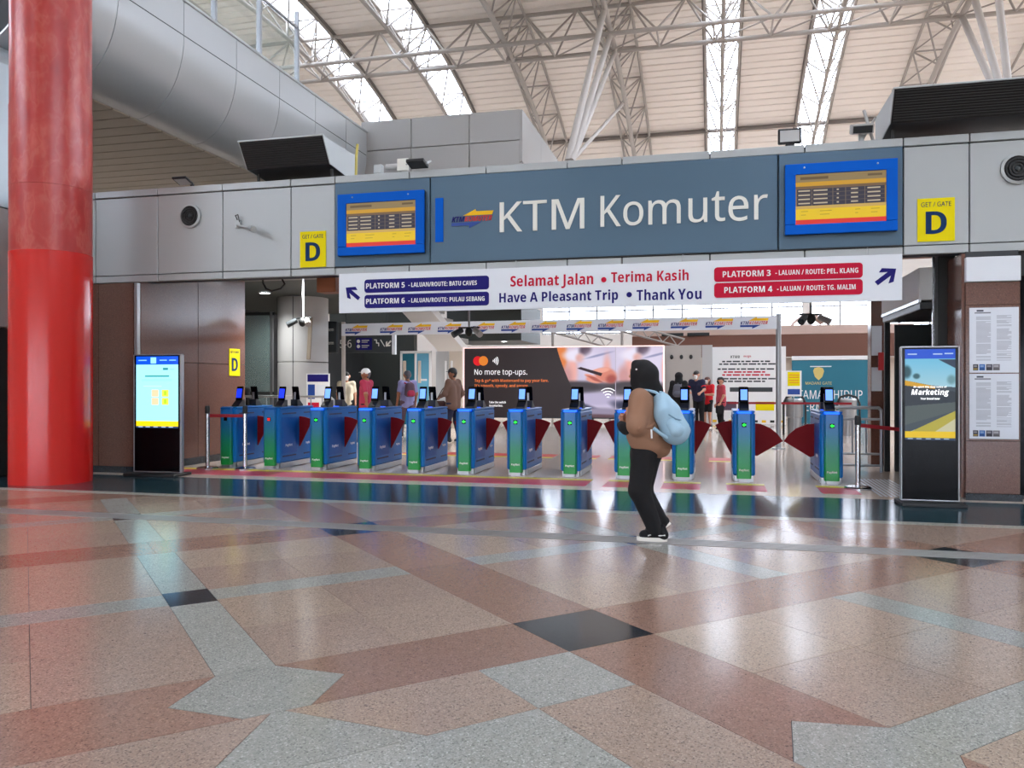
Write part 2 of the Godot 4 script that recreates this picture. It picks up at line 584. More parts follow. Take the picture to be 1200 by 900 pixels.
func build_floor() -> void:
	var fl := struct("floor", Vector3(-3, -0.1, -7.5), Vector3(46, 0.19, 77), M.seam)
	fl.mesh = MB.new().box(Vector3(-3, -0.1, -7.5), Vector3(46, 0.19, 77)).done()
	# hall beyond the patterned field, one bed of the same stone each side
	part("hall_bed", slab_mesh(PackedVector2Array([Vector2(-26, 2.003), Vector2(20, 2.003), Vector2(20, 31), Vector2(-26, 31)]), -0.02, 0.0), M.pink_1, fl)
	part("hall_bed", slab_mesh(PackedVector2Array([Vector2(-26, -10.4), Vector2(-13.003, -10.4), Vector2(-13.003, 2), Vector2(-26, 2)]), -0.02, 0.0), M.pink_1, fl)
	part("hall_bed", slab_mesh(PackedVector2Array([Vector2(8.003, -10.4), Vector2(20, -10.4), Vector2(20, 2), Vector2(8.003, 2)]), -0.02, 0.0), M.pink_1, fl)
	var A0 := -5.22; var B0 := 3.78; var P := 5.2; var w := 0.4; var g := 0.2
	for i in range(-3, 4):
		for j in range(-3, 4):
			var a := A0 + P * i; var b := B0 + P * j
			var ac := a - 2.6; var bc := b - 2.5
			# stone inlay where two stripes cross
			lay(fl, "dark_inlay", rect_ab(a - w, a + w, b - w, b + w), "dark_stone")
			# stripes; those round the near field carry a grey pointed inlay half way
			var ha := 0.55 if j == 0 and (i == 0 or i == 1) else 0.0
			var hb := 0.55 if i == 1 and (j == 0 or j == -1) else 0.0
			if ha > 0.0:
				lay(fl, "stripe_slab", [[a - w, b - P + w], [a + w, b - P + w], [a + w, bc - g], [a, bc - ha], [a - w, bc - g]], "rose")
				lay(fl, "stripe_slab", [[a - w, b - w], [a + w, b - w], [a + w, bc + g], [a, bc + ha], [a - w, bc + g]], "rose")
				lay(fl, "grey_inlay", [[a - w, bc - g], [a, bc - ha], [a + w, bc - g], [a + w, bc + g], [a, bc + ha], [a - w, bc + g]], "grey")
			else:
				lay(fl, "stripe_slab", rect_ab(a - w, a + w, b - P + w, bc), "rose")
				lay(fl, "stripe_slab", rect_ab(a - w, a + w, bc, b - w), "rose")
			if hb > 0.0:
				lay(fl, "stripe_slab", [[a - P + w, b - w], [a - P + w, b + w], [ac - g, b + w], [ac - hb, b], [ac - g, b - w]], "rose")
				lay(fl, "stripe_slab", [[a - w, b - w], [a - w, b + w], [ac + g, b + w], [ac + hb, b], [ac + g, b - w]], "rose")
				lay(fl, "grey_inlay", [[ac - g, b - w], [ac - hb, b], [ac - g, b + w], [ac + g, b + w], [ac + hb, b], [ac + g, b - w]], "grey")
			else:
				lay(fl, "stripe_slab", rect_ab(a - P + w, ac, b - w, b + w), "rose")
				lay(fl, "stripe_slab", rect_ab(ac, a - w, b - w, b + w), "rose")
			var a0 := a - P + w; var a1 := a - w; var b0 := b - P + w; var b1 := b - w
			if i == 1 and j == 0:
				# the field at the camera's feet: grey with a pink border and grey corners
				var k := 0.75
				lay(fl, "grey_slab", rect_ab(a0 + k, a1 - k, b0 + k, b1 - k), "grey")
				for e in [[a0, a0 + k], [a1 - k, a1]]:
					lay(fl, "grey_slab", rect_ab(e[0], e[1], b1 - k, b1), "grey")
					lay(fl, "grey_slab", rect_ab(e[0], e[1], b0, b0 + k), "grey")
					# the grey of the field comes to a point at the inlay of the stripe
					var tip: float = e[0] if e[0] == a0 else e[1]
					var wide: float = e[1] if e[0] == a0 else e[0]
					lay(fl, "granite_slab", [[tip, bc + 0.04], [tip, b1 - k], [wide, b1 - k], [wide, bc + 0.62]], "pink")
					lay(fl, "grey_slab", [[tip, bc - 0.04], [tip, bc + 0.04], [wide, bc + 0.62], [wide, bc - 0.62]], "grey")
					lay(fl, "granite_slab", [[tip, bc - 0.04], [tip, b0 + k], [wide, b0 + k], [wide, bc - 0.62]], "pink")
				for e in [[b0, b0 + k], [b1 - k, b1]]:
					lay(fl, "granite_slab", rect_ab(a0 + k, (a0 + a1) * 0.5, e[0], e[1]), "pink")
					lay(fl, "granite_slab", rect_ab((a0 + a1) * 0.5, a1 - k, e[0], e[1]), "pink")
				continue
			lay(fl, "black_inlay", rect_ab(ac - 0.25, ac + 0.25, bc - g, bc + g), "dark_stone")
			lay(fl, "grey_band", rect_ab(a0, ac - 0.25, bc - g, bc + g), "grey")
			lay(fl, "grey_band", rect_ab(ac + 0.25, a1, bc - g, bc + g), "grey")
			lay(fl, "grey_band", rect_ab(ac - g, ac + g, b0, bc - g), "grey")
			lay(fl, "grey_band", rect_ab(ac - g, ac + g, bc + g, b1), "grey")
			var cx := (ac + bc) * 0.5; var cz := (ac - bc) * 0.5
			var near := cx > -7.0 and cx < 4.6 and cz < -1.0 and cz > -9.5
			for qa in [[a0, ac - g], [ac + g, a1]]:
				for qb in [[b0, bc - g], [bc + g, b1]]:
					var nn := 2 if near else 1
					for u in nn:
						for v in nn:
							var la: float = (qa[1] - qa[0]) / nn; var lb: float = (qb[1] - qb[0]) / nn
							lay(fl, "granite_slab", rect_ab(qa[0] + la * u, qa[0] + la * (u + 1), qb[0] + lb * v, qb[0] + lb * (v + 1)), "pink")
	# border and dark threshold in front of the gate line
	for k in 18:
		var x := -13.0 + 1.2 * k
		var x1: float = min(x + 1.197, 8.0)
		part("border_slab", slab_mesh(PackedVector2Array([Vector2(x, -8.78), Vector2(x1, -8.78), Vector2(x1, -8.603), Vector2(x, -8.603)]), -0.02, 0.0), M.border_stone, fl)
		part("threshold_slab", slab_mesh(PackedVector2Array([Vector2(x, -10.4), Vector2(x1, -10.4), Vector2(x1, -8.783), Vector2(x, -8.783)]), -0.02, 0.0), M.dark_teal, fl)
	part("concourse_bed", slab_mesh(PackedVector2Array([Vector2(-26, -46), Vector2(20, -46), Vector2(20, -10.403), Vector2(-26, -10.403)]), -0.02, 0.0), M.concourse_stone, fl)
	# ribbed steel cover of the expansion joint across the hall
	for k in 6:
		var z := -7.285 + 0.046 * k
		bpart("joint_rib", Vector3(-2.5, 0.002, z), Vector3(21, 0.004, 0.034), M.steel_rib if M.has("steel_rib") else mat("steel_rib", rgb(150, 148, 144), 0.35, 0.5), fl, 0.001)
	# coloured floor tape in front of and behind the gates
	for e in [[-8.45, -1.68], [-1.45, -0.95], [-0.68, -0.18], [0.16, 0.66], [1.32, 1.78]]:
		bpart("floor_tape", Vector3((e[0] + e[1]) / 2, 0.0008, -11.08), Vector3(e[1] - e[0], 0.0016, 0.6), M.tape_pink, fl).set_meta("label", "pink floor tape in front of the gates")
		bpart("floor_tape", Vector3((e[0] + e[1]) / 2, 0.0008, -11.5), Vector3(e[1] - e[0], 0.0016, 0.18), M.tape_yellow, fl).set_meta("label", "yellow floor tape along the gate fronts")
	for k in 9:
		var x := -7.3 + 0.82 * k + (0.15 if k == 8 else 0.0)
		bpart("floor_tape", Vector3(x + 0.8, 0.0008, -15.2), Vector3(0.6, 0.0016, 0.55), M.tape_red, fl).set_meta("label", "red floor tape behind the gates")
		bpart("floor_tape", Vector3(x + 0.8, 0.0008, -14.8), Vector3(0.6, 0.0016, 0.18), M.tape_yellow, fl).set_meta("label", "yellow floor tape behind the gates")
	# ribbed guide paving at the right of the gates
	for k in 9:
		bpart("guide_rib", Vector3(1.98 + 0.055 * k, 0.002, -11.6), Vector3(0.03, 0.004, 1.9), M.steel, fl, 0.001)

# ------------------------------------------------------------------ shell
func wall_with_holes(called: String, z: float, x0: float, x1: float, y1: float, holes: Array, m: Material) -> void:
	# a wall across z, 0.4 m thick, with openings [x0, x1, y0, y1] sorted by x and not overlapping in x
	var mb := MB.new()
	var x := x0
	for h in holes:
		mb.box(Vector3((x + h[0]) / 2, y1 / 2, z), Vector3(h[0] - x, y1, 0.4))
		mb.box(Vector3((h[0] + h[1]) / 2, h[2] / 2, z), Vector3(h[1] - h[0], h[2], 0.4))
		mb.box(Vector3((h[0] + h[1]) / 2, (h[3] + y1) / 2, z), Vector3(h[1] - h[0], y1 - h[3], 0.4))
		x = h[1]
	mb.box(Vector3((x + x1) / 2, y1 / 2, z), Vector3(x1 - x, y1, 0.4))
	part(called, mb.done(), m, self).set_meta("kind", "structure")

func build_shell() -> void:
	mat("plaster", rgb(214, 208, 200), 0.8)
	struct("wall_left", Vector3(-26.2, 6, -7.5), Vector3(0.4, 12.2, 77.4), M.plaster)
	struct("wall_right", Vector3(20.2, 6, -7.5), Vector3(0.4, 12.2, 77.4), M.plaster)
	wall_with_holes("wall_back", -45.8, -26, 20, 11.6, [[-9.6, 4.6, 4.2, 6.6], [5.0, 18.0, 4.2, 6.6]], M.plaster)
	wall_with_holes("wall_front", 30.8, -26, 20, 11.6, [[-24, -14, 0.4, 3.4], [-13, -3, 0.4, 3.4], [-2, 8, 0.4, 3.4], [9, 18.5, 0.4, 3.4]], M.plaster)
	var n := 1
	for h in [[-9.6, 4.6], [5.0, 18.0]]:
		var win := Node3D.new()
		win.name = "window_%d" % n
		n += 1
		add_child(win)
		win.set_meta("kind", "structure")
		var count := 9
		var w: float = (h[1] - h[0]) / count
		for k in count + 1:
			bpart("mullion", Vector3(h[0] + w * k, 5.4, -45.7), Vector3(0.1, 2.4, 0.12), M.alu, win)
		for y in [4.25, 5.5, 6.55]:
			bpart("transom", Vector3((h[0] + h[1]) / 2, y, -45.7), Vector3(h[1] - h[0], 0.08, 0.1), M.alu, win)
		for k in count:
			bpart("pane", Vector3(h[0] + w * (k + 0.5), 5.4, -45.75), Vector3(w - 0.1, 2.3, 0.02), M.sky_glass, win)
	for h in [[-24, -14], [-13, -3], [-2, 8], [9, 18.5]]:
		var win := Node3D.new()
		win.name = "window_%d" % n
		n += 1
		add_child(win)
		win.set_meta("kind", "structure")
		for k in 5:
			bpart("mullion", Vector3(h[0] + (h[1] - h[0]) * k / 4.0, 1.9, 30.8), Vector3(0.12, 3.0, 0.14), M.alu, win)
		for k in 4:
			bpart("pane", Vector3(h[0] + (h[1] - h[0]) * (k + 0.5) / 4.0, 1.9, 30.8), Vector3((h[1] - h[0]) / 4.0 - 0.12, 3.0, 0.02), M.sky_glass, win)

# ------------------------------------------------------------------ roof: two vaults across the hall, glazed slots between the panels
func roof_y(z: float) -> float:
	var c := -26.0 if z < -7.0 else 12.0
	return 15.85 - (z - c) * (z - c) / 72.0

const BAY0 := 0.32
func is_slot(k: int) -> bool:
	return posmod(k, 4) < 2

func roof_strip(x0: float, x1: float, z0: float, z1: float, step: float) -> ArrayMesh:
	# lapped planks seen from below, with an outer skin above
	var mb := MB.new()
	var count := int(ceil((z1 - z0) / step))
	for i in count:
		var za := z0 + step * i
		var zb: float = min(za + step, z1)
		var ya := roof_y(za + 0.0001); var yb := roof_y(zb - 0.0001)
		var nn := Vector3(0, -1, 0) if absf(yb - ya) < 1e-6 else Vector3(0, -(zb - za), yb - ya).normalized()
		if nn.y > 0.0: nn = -nn
		mb.quad(Vector3(x0, ya + 0.045, za), Vector3(x1, ya + 0.045, za), Vector3(x1, yb, zb), Vector3(x0, yb, zb), nn)
		mb.quad(Vector3(x0, yb + 0.045, zb), Vector3(x1, yb + 0.045, zb), Vector3(x1, yb, zb), Vector3(x0, yb, zb), Vector3(0, 0, 1))
		mb.quad(Vector3(x0, ya + 0.25, za), Vector3(x1, ya + 0.25, za), Vector3(x1, yb + 0.25, zb), Vector3(x0, yb + 0.25, zb), -nn)
		for x in [x0, x1]:
			mb.quad(Vector3(x, ya, za), Vector3(x, yb, zb), Vector3(x, yb + 0.25, zb), Vector3(x, ya + 0.25, za), Vector3(-1 if x == x0 else 1, 0, 0))
	return mb.done()

func build_roof() -> void:
	var roof := Node3D.new()
	roof.name = "ceiling"
	add_child(roof)
	roof.set_meta("kind", "structure")
	# solid panels
	var edges := []
	var x := -26.3
	for k in range(-7, 6):
		if not is_slot(k): continue
		var c := BAY0 + 4.0 * k
		if c - 0.7 > x and c + 0.7 < 20.3:
			edges.append([x, c - 0.7]); x = c + 0.7
	edges.append([x, 20.3])
	for e in edges:
		part("roof_panel", roof_strip(e[0], e[1], -46.0, -7.0, 0.42), M.roof, roof)
		for xx in [e[0], e[1]]:
			var pts := []
			for i in 27: pts.append(Vector3(xx, roof_y(-45.9 + 1.5 * i if i < 26 else -7.01) - 0.02, -45.9 + 1.5 * i if i < 26 else -7.01))
			part("slot_trim", MB.new().path(pts, 0.07, 6).done(), M.roof_edge, roof)
	# the vault over the hall has a slot only in every fourth bay
	x = -26.3
	for k in range(-7, 6):
		if posmod(k, 4) != 1: continue
		var c := BAY0 + 4.0 * k
		if c - 0.7 > x and c + 0.7 < 20.3:
			part("roof_panel", roof_strip(x, c - 0.56, -7.0, 31.0, 1.0), M.roof, roof)
			x = c + 0.56
	part("roof_panel", roof_strip(x, 20.3, -7.0, 31.0, 1.0), M.roof, roof)
	# panes of the glazed slots
	for k in range(-7, 6):
		if not is_slot(k): continue
		var c := BAY0 + 4.0 * k
		if c - 0.7 < -26.0 or c + 0.7 > 20.0: continue
		for i in 20:
			var z0 := -46.0 + 1.95 * i
			var z1 := z0 + 1.95
			var p0 := Vector3(c, roof_y(z0 + 0.001) + 0.12, z0)
			var p1 := Vector3(c, roof_y(z1 - 0.001) + 0.12, z1)
			var d := (p1 - p0)
			var rot := Basis(Vector3.RIGHT, d.normalized().cross(Vector3.RIGHT), d.normalized())
			part("pane", MB.new().box((p0 + p1) / 2, Vector3(1.4, 0.012, d.length() - 0.06), 0.0, rot).done(), M.sky_glass, roof)
			rod("glazing_bar", p0 + Vector3(-0.7, 0, 0), p0 + Vector3(0.7, 0, 0), 0.025, M.painted_steel, roof)
		for i in (10 if posmod(k, 4) == 1 else 0):
			var z0 := -7.0 + 3.8 * i
			var p0 := Vector3(c, roof_y(z0 + 0.001) + 0.12, z0)
			var p1 := Vector3(c, roof_y(z0 + 3.799) + 0.12, z0 + 3.8)
			var d := (p1 - p0)
			var rot := Basis(Vector3.RIGHT, d.normalized().cross(Vector3.RIGHT), d.normalized())
			part("pane", MB.new().box((p0 + p1) / 2, Vector3(1.12, 0.012, d.length() - 0.06), 0.0, rot).done(), M.sky_glass, roof)
	# purlins across
	for z in [-39.3, -7.05]:
		rod("purlin", Vector3(-26, roof_y(z - 0.01) - 0.1, z), Vector3(20, roof_y(z - 0.01) - 0.1, z), 0.1, M.roof_edge, roof)

func build_trusses() -> void:
	# arched trusses: two top chords at the roof, one bottom chord below, zigzag braces
	var names := {-5: "steel arch truss beyond the silver balcony at the far left", -4: "white steel arch truss under the leftmost glazed roof slot", -3: "white steel arch truss under the second glazed roof slot from the left", -2: "beige steel arch truss under solid roof just right of the concrete box", -1: "beige steel arch truss under solid roof where the fan of struts ends", 0: "steel arch truss under the upright glazed slot above the big sign", 1: "steel arch truss under the slanting glazed slot above the right departure screen", 2: "beige steel arch truss rising behind the right black air unit", 3: "beige steel arch truss at the far right end of the roof"}
	for k in range(-5, 4):
		var c := BAY0 + 4.0 * k
		var m: Material = M.painted_steel
		var t := thing("roof_truss", names[k], "truss", Vector3(c, 0, -26), 0, "arched roof trusses")
		var tops := [[], []]
		var low := []
		for i in 18:
			var z := -43.5 + 2.1 * i
			for s in 2:
				tops[s].append(Vector3(-0.66 + 1.32 * s, roof_y(z) - 0.14, z + 26))
			if i < 17: low.append(Vector3(0, roof_y(z + 1.05) - 1.35, z + 27.05))
		for s in 2: part("top_chord", MB.new().path(tops[s], 0.06, 8).done(), m, t)
		part("bottom_chord", MB.new().path(low, 0.1 if not is_slot(k) else 0.075, 8).done(), m, t)
		for i in 17:
			for s in 2:
				rod("brace", tops[s][i], low[i], 0.034, m, t)
				rod("brace", low[i], tops[s][i + 1], 0.034, m, t)
			rod("tie", tops[0][i], tops[1][i], 0.034, m, t)
			if not is_slot(k) or i % 2 == 0: rod("tie", tops[0][i], tops[1][i + 1], 0.026, m, t)
	# the long truss that crosses them
	var x := thing("cross_truss", "long horizontal steel lattice truss running across all the roof arches", "truss", Vector3(-3, 0, -30.2))
	rod("top_chord", Vector3(-23, 15.45, 0), Vector3(23, 15.45, 0), 0.08, M.painted_steel, x)
	for z in [-0.85, 0.75]:
		rod("bottom_chord", Vector3(-23, 14.1, z), Vector3(23, 14.1, z), 0.085, M.painted_steel, x)
	for i in 23:
		var x0 := -23.0 + 2.0 * i
		for z in [-0.85, 0.75]:
			rod("brace", Vector3(x0, 14.1, z), Vector3(x0 + 1.0, 15.45, 0), 0.04, M.painted_steel, x)
			rod("brace", Vector3(x0 + 1.0, 15.45, 0), Vector3(x0 + 2.0, 14.1, z), 0.04, M.painted_steel, x)
		rod("tie", Vector3(x0, 14.1, -0.85), Vector3(x0, 14.1, 0.75), 0.035, M.painted_steel, x)
		rod("tie", Vector3(x0, 14.1, -0.85), Vector3(x0 + 2.0, 14.1, 0.75), 0.03, M.painted_steel, x)
	# fans of struts that carry the roof
	var f := thing("strut_fan", "fan of steel struts spreading up from beside the concrete box", "roof strut", Vector3(-3.72, 7.1, -21.0))
	bpart("foot_plate", Vector3(0, 0.0, 0), Vector3(0.4, 0.16, 0.4), M.painted_steel, f, 0.02)
	for e in [[Vector3(0.0, 7.3, -7.2), 0.1], [Vector3(0.04, 6.95, -8.5), 0.1], [Vector3(0.04, 6.95, -10.0), 0.09], [Vector3(0.04, 5.9, -12.8), 0.06]]:
		rod("strut", Vector3(e[0].x * 2.0, 0.1, 0), e[0], e[1], M.painted_steel, f)
	bpart("transfer_beam", Vector3(-0.6, -0.25, 0), Vector3(2.2, 0.5, 0.4), M.painted_steel, f, 0.02)
	var f2 := thing("strut_fan", "fan of steel struts rising behind the right black air unit", "roof strut", Vector3(8.32, 0, -26.0))
	part("post", MB.new().tube(Vector3.ZERO, Vector3(0, 8.7, 0), 0.25, 0.2, 14).done(), M.painted_steel, f2)
	for e in [[Vector3(0, 14.1, -5.0), 0.11], [Vector3(0, 14.1, -3.6), 0.11], [Vector3(0.1, 14.3, -1.9), 0.11]]:
		rod("strut", Vector3(0, 8.6, 0), e[0], e[1], M.painted_steel, f2)

# ------------------------------------------------------------------ silver balcony on the left and the concrete box
func extrude_z(prof: Array, z0: float, z1: float, smooth := true) -> ArrayMesh:
	# open profile [x, y, nx, ny] swept along z
	var mb := MB.new()
	for i in prof.size() - 1:
		var p = prof[i]; var q = prof[i + 1]
		var np := Vector3(p[2], p[3], 0); var nq := Vector3(q[2], q[3], 0)
		mb.tri(Vector3(p[0], p[1], z0), Vector3(p[0], p[1], z1), Vector3(q[0], q[1], z1), np, np, nq)
		mb.tri(Vector3(p[0], p[1], z0), Vector3(q[0], q[1], z1), Vector3(q[0], q[1], z0), np, nq, nq)
	# ends, so that the sheet reads as a folded panel
	for i in prof.size() - 1:
		for z in [z0, z1]:
			var p = prof[i]; var q = prof[i + 1]
			mb.quad(Vector3(p[0], p[1], z), Vector3(q[0], q[1], z), Vector3(q[0] - q[2] * 0.03, q[1] - q[3] * 0.03, z), Vector3(p[0] - p[2] * 0.03, p[1] - p[3] * 0.03, z), Vector3(0, 0, -1 if z == z0 else 1))
	return mb.done()

func build_mezzanine() -> void:
	var deck := struct("wall_balcony", Vector3(-18.4, 7.6, -16.35), Vector3(15.0, 2.0, 10.9), M.seam)
	var band := [[-9.75, 8.64, 1, 0], [-9.75, 7.985, 1, 0]]
	var nose := []
	for i in 13:
		var a := PI / 2 * i / 12.0
		nose.append([-10.8 + 1.05 * cos(a), 7.965 - 1.49 * sin(a), cos(a), -sin(a)])
	for k in 7:
		var z0 := -9.92 - 1.742 * (k + 1) + 0.008
		if k == 6: z0 += 0.1
		var z1 := -9.92 - 1.742 * k - 0.008
		part("band_panel", extrude_z(band, z0, z1), M.clad_silver, deck)
		part("nose_panel", extrude_z(nose, z0, z1), M.clad_silver, deck)
	bpart("joint_strip", Vector3(-9.8, 7.975, -16.0), Vector3(0.06, 0.1, 12.0), M.seam, deck)
	bpart("coping", Vector3(-10.05, 8.65, -16.0), Vector3(0.66, 0.06, 12.1), M.clad_silver, deck, 0.01)
	mat("soffit", rgb(190, 180, 162), 0.6)
	for k in 26:
		var z := -10.2 - 0.465 * k
		bpart("soffit_slat", Vector3(-16.8, 6.48, z), Vector3(12.0, 0.06, 0.43), M.soffit, deck, 0.01)
	# balustrade: steel posts, glass, handrail
	var bal := thing("glass_balustrade", "glass balustrade with steel posts on top of the silver balcony", "balustrade", Vector3(-9.9, 8.68, -14.5))
	for k in 5:
		var z := 3.3 - 1.69 * k
		bpart("post", Vector3(0, 0.9, z), Vector3(0.12, 1.8, 0.06), M.alu, bal, 0.008)
		if k < 4: bpart("glass_pane", Vector3(0, 0.66, z - 0.845), Vector3(0.02, 1.24, 1.56), M.glass_green, bal)
	rod("handrail", Vector3(0, 1.4, 4.0), Vector3(0, 1.4, -3.5), 0.04, M.chrome, bal)
	# box of concrete panels above the gates
	var bx := struct("wall_box", Vector3(-7.56, 7.0, -27.0), Vector3(4.7, 3.9, 10.4), M.concrete)
	for r in 3:
		for c in 3:
			var xs := [-9.93, -8.38, -6.65, -5.19]
			var ys := [5.05, 6.6, 8.1, 8.96]
			bpart("panel", Vector3((xs[c] + xs[c + 1]) / 2, (ys[r] + ys[r + 1]) / 2, -21.77), Vector3(xs[c + 1] - xs[c] - 0.025, ys[r + 1] - ys[r] - 0.025, 0.08), M.concrete, bx, 0.006)
	for r in 2:
		for c in 4:
			var ys := [5.05, 7.5, 8.96]
			bpart("side_panel", Vector3(-5.17, (ys[r] + ys[r + 1]) / 2, -23.0 - 2.5 * c), Vector3(0.08, ys[r + 1] - ys[r] - 0.025, 2.48), M.concrete, bx, 0.006)

# ------------------------------------------------------------------ facade over the gates
func build_facade() -> void:
	var f := struct("wall_facade", Vector3(-3.2, 3.645, -10.9), Vector3(19.6, 1.38, 0.34), M.seam)
	var left := [-12.7, -11.6, -10.48, -9.363, -8.239, -7.119, -5.992, -5.285]
	var right := [2.228, 2.954, 4.08, 5.2, 6.4]
	for set_ in [left, right]:
		for i in set_.size() - 1:
			var w: float = set_[i + 1] - set_[i] - 0.014
			var x: float = (set_[i] + set_[i + 1]) / 2
			bpart("coping_panel", Vector3(x, 4.303, -10.78), Vector3(w, 0.1, 0.2), M.clad, f, 0.006)
			bpart("wall_panel", Vector3(x, 3.645, -10.72), Vector3(w, 1.19, 0.05), M.clad, f, 0.006)
			bpart("lower_panel", Vector3(x, 2.99, -10.73), Vector3(w, 0.1, 0.07), M.clad, f, 0.006)
	var mid := [-5.285, -4.15, -3.03, -1.903, -1.175, -0.052, 1.097, 2.228]
	for i in mid.size() - 1:
		var w: float = mid[i + 1] - mid[i] - 0.014
		var x: float = (mid[i] + mid[i + 1]) / 2
		bpart("coping_panel", Vector3(x, 4.303, -10.78), Vector3(w, 0.1, 0.2), M.clad, f, 0.006)
		bpart("lower_panel", Vector3(x, 2.985, -10.715), Vector3(w, 0.1, 0.06), M.clad, f, 0.006)
	# the big sign
	var s := thing("station_sign", "long slate-blue sign board with big white lettering above the gates", "sign", Vector3(-1.53, 3.05, -10.7))
	for e in [[-3.75, -2.31], [-2.3, 2.305], [2.315, 3.75]]:
		bpart("board", Vector3((e[0] + e[1]) / 2, 0.6, 0.0), Vector3(e[1] - e[0] - 0.006, 1.195, 0.06), M.slate, s, 0.006)
	bpart("drip_edge", Vector3(0, -0.004, 0.0), Vector3(7.5, 0.014, 0.07), M.black, s)
	bpart("blue_bar", Vector3(-2.168, 0.594, 0.036), Vector3(0.115, 0.61, 0.012), M.blue, s)
	komuter_logo(s, Vector3(-1.69, 0.59, 0.034), 0.6)
	text("KTM", Vector3(-0.72, 0.587, 0.036), 1.16, 0.405, M.letter, s, false, Basis(), "lettering", 0.02)
	text("Komuter", Vector3(1.13, 0.592, 0.036), 2.11, 0.415, M.letter, s, false, Basis(), "lettering", 0.02)
	# hanging banner
	var b := thing("hanging_banner", "long white banner with blue and red platform boxes under the big sign", "banner", Vector3(-1.49, 2.37, -10.6))
	bpart("board", Vector3(0, 0.285, 0), Vector3(7.37, 0.56, 0.03), M.banner, b, 0.004)
	for x in [-3.3, -1.1, 1.1, 3.3]: rod("hanger", Vector3(x, 0.55, -0.01), Vector3(x, 0.66, -0.01), 0.008, M.steel, b)
	var o := Vector3(1.49, -2.37, 0.018)
	for e in [[2.747, "PLATFORM 5", "- LALUAN/ROUTE: BATU CAVES", 0.99, M.navy, -3.87, -4.76], [2.53, "PLATFORM 6", "- LALUAN/ROUTE: PULAU SEBANG", 1.1, M.navy, -3.87, -4.76], [2.753, "PLATFORM 3", "- LALUAN / ROUTE: PEL. KLANG", 0.96, M.crimson, 0.876, 0.1], [2.553, "PLATFORM 4", "- LALUAN / ROUTE: TG. MALIM", 0.91, M.crimson, 0.876, 0.12]]:
		var poly := PackedVector2Array()
		var hw := 0.91 if e[4] == M.navy else 0.875
		for q in [[1, 1], [-1, 1], [-1, -1], [1, -1]]:
			for i in 5:
				var a: float = [0.0, PI / 2, PI, 3 * PI / 2][[[1, 1], [-1, 1], [-1, -1], [1, -1]].find(q)] + PI / 2 * i / 4.0
				poly.append(Vector2(q[0] * (hw - 0.04) + 0.04 * cos(a), q[1] * 0.053 + 0.04 * sin(a)))
		part("text_box", MB.new().prism(poly, -0.003, 0.004, Transform3D(Basis(), o + Vector3(e[5], e[0], 0))).done(), e[4], b)
		text(e[1], o + Vector3(e[6] + 0.295, e[0] + 0.002, 0.006), 0.58, 0.075, M.white, b)
		text(e[2], o + Vector3(e[6] + 0.64 + e[3] / 2, e[0], 0.006), e[3], 0.062, M.white, b)
	text("Selamat Jalan", o + Vector3(-2.1, 2.735, 0), 1.12, 0.19, M.crimson, b)
	text("Terima Kasih", o + Vector3(-0.81, 2.765, 0), 0.99, 0.14, M.crimson, b)
	text("Have A Pleasant Trip", o + Vector3(-2.015, 2.515, 0), 1.6, 0.18, M.navy, b)
	text("Thank You", o + Vector3(-0.565, 2.522, 0), 0.82, 0.145, M.navy, b)
	for e in [[-1.4, 2.735, M.crimson], [-1.07, 2.53, M.navy]]:
		part("bullet", MB.new().lathe([[0.0, 0.004], [0.035, 0.004], [0.035, -0.003]], o + Vector3(e[0], e[1], 0), Basis(Vector3.RIGHT, PI / 2), 16).done(), e[2], b)
	arrow(b, o + Vector3(-4.965, 2.655, 0), 0.26, deg_to_rad(141))
	arrow(b, o + Vector3(2.015, 2.672, 0), 0.28, deg_to_rad(38))

func arrow(parent: Node3D, at: Vector3, l: float, ang: float, m: Material = null) -> void:
	var t := 0.055 * l / 0.27
	var h := l / 2
	var mb := MB.new()
	var xf := Transform3D(Basis(Vector3.BACK, ang), at)
	mb.prism(PackedVector2Array([Vector2(-h, -t / 2), Vector2(h * 0.8, -t / 2), Vector2(h * 0.8, t / 2), Vector2(-h, t / 2)]), -0.002, 0.004, xf)
	for s in [-1.0, 1.0]:
		mb.prism(PackedVector2Array([Vector2(h, 0), Vector2(h - t, s * 0), Vector2(h * 0.15 - t, s * h * 0.62), Vector2(h * 0.15, s * h * 0.62 + s * t * 0.35)]), -0.002, 0.0045, xf)
	part("arrow", mb.done(), m if m else M.navy, parent)

func komuter_logo(parent: Node3D, at: Vector3, w: float, depth := 0.006) -> void:
	var xf := Transform3D(Basis().scaled(Vector3(w, w, 1)), at)
	var up := PackedVector2Array([Vector2(-0.22, 0.075), Vector2(0.08, 0.215), Vector2(0.09, 0.165), Vector2(0.5, 0.165), Vector2(0.47, 0.075)])
	var dn := PackedVector2Array([Vector2(-0.5, -0.08), Vector2(0.22, -0.08), Vector2(-0.08, -0.215), Vector2(-0.07, -0.15), Vector2(-0.5, -0.15)])
	part("logo_arrow", MB.new().prism(up, 0, depth, xf).done(), M.gold, parent)
	part("logo_arrow", MB.new().prism(dn, 0, depth, xf).done(), M.logo_blue, parent)
	text("KTM", at + Vector3(-0.34 * w, 0, depth / 2), 0.28 * w, 0.12 * w, M.navy, parent, true, Basis(), "logo_lettering", depth, 0.25)
	text("KOMUTER", at + Vector3(0.15 * w, 0, depth / 2), 0.64 * w, 0.115 * w, M.logo_red, parent, true, Basis(), "logo_lettering", depth, 0.25)

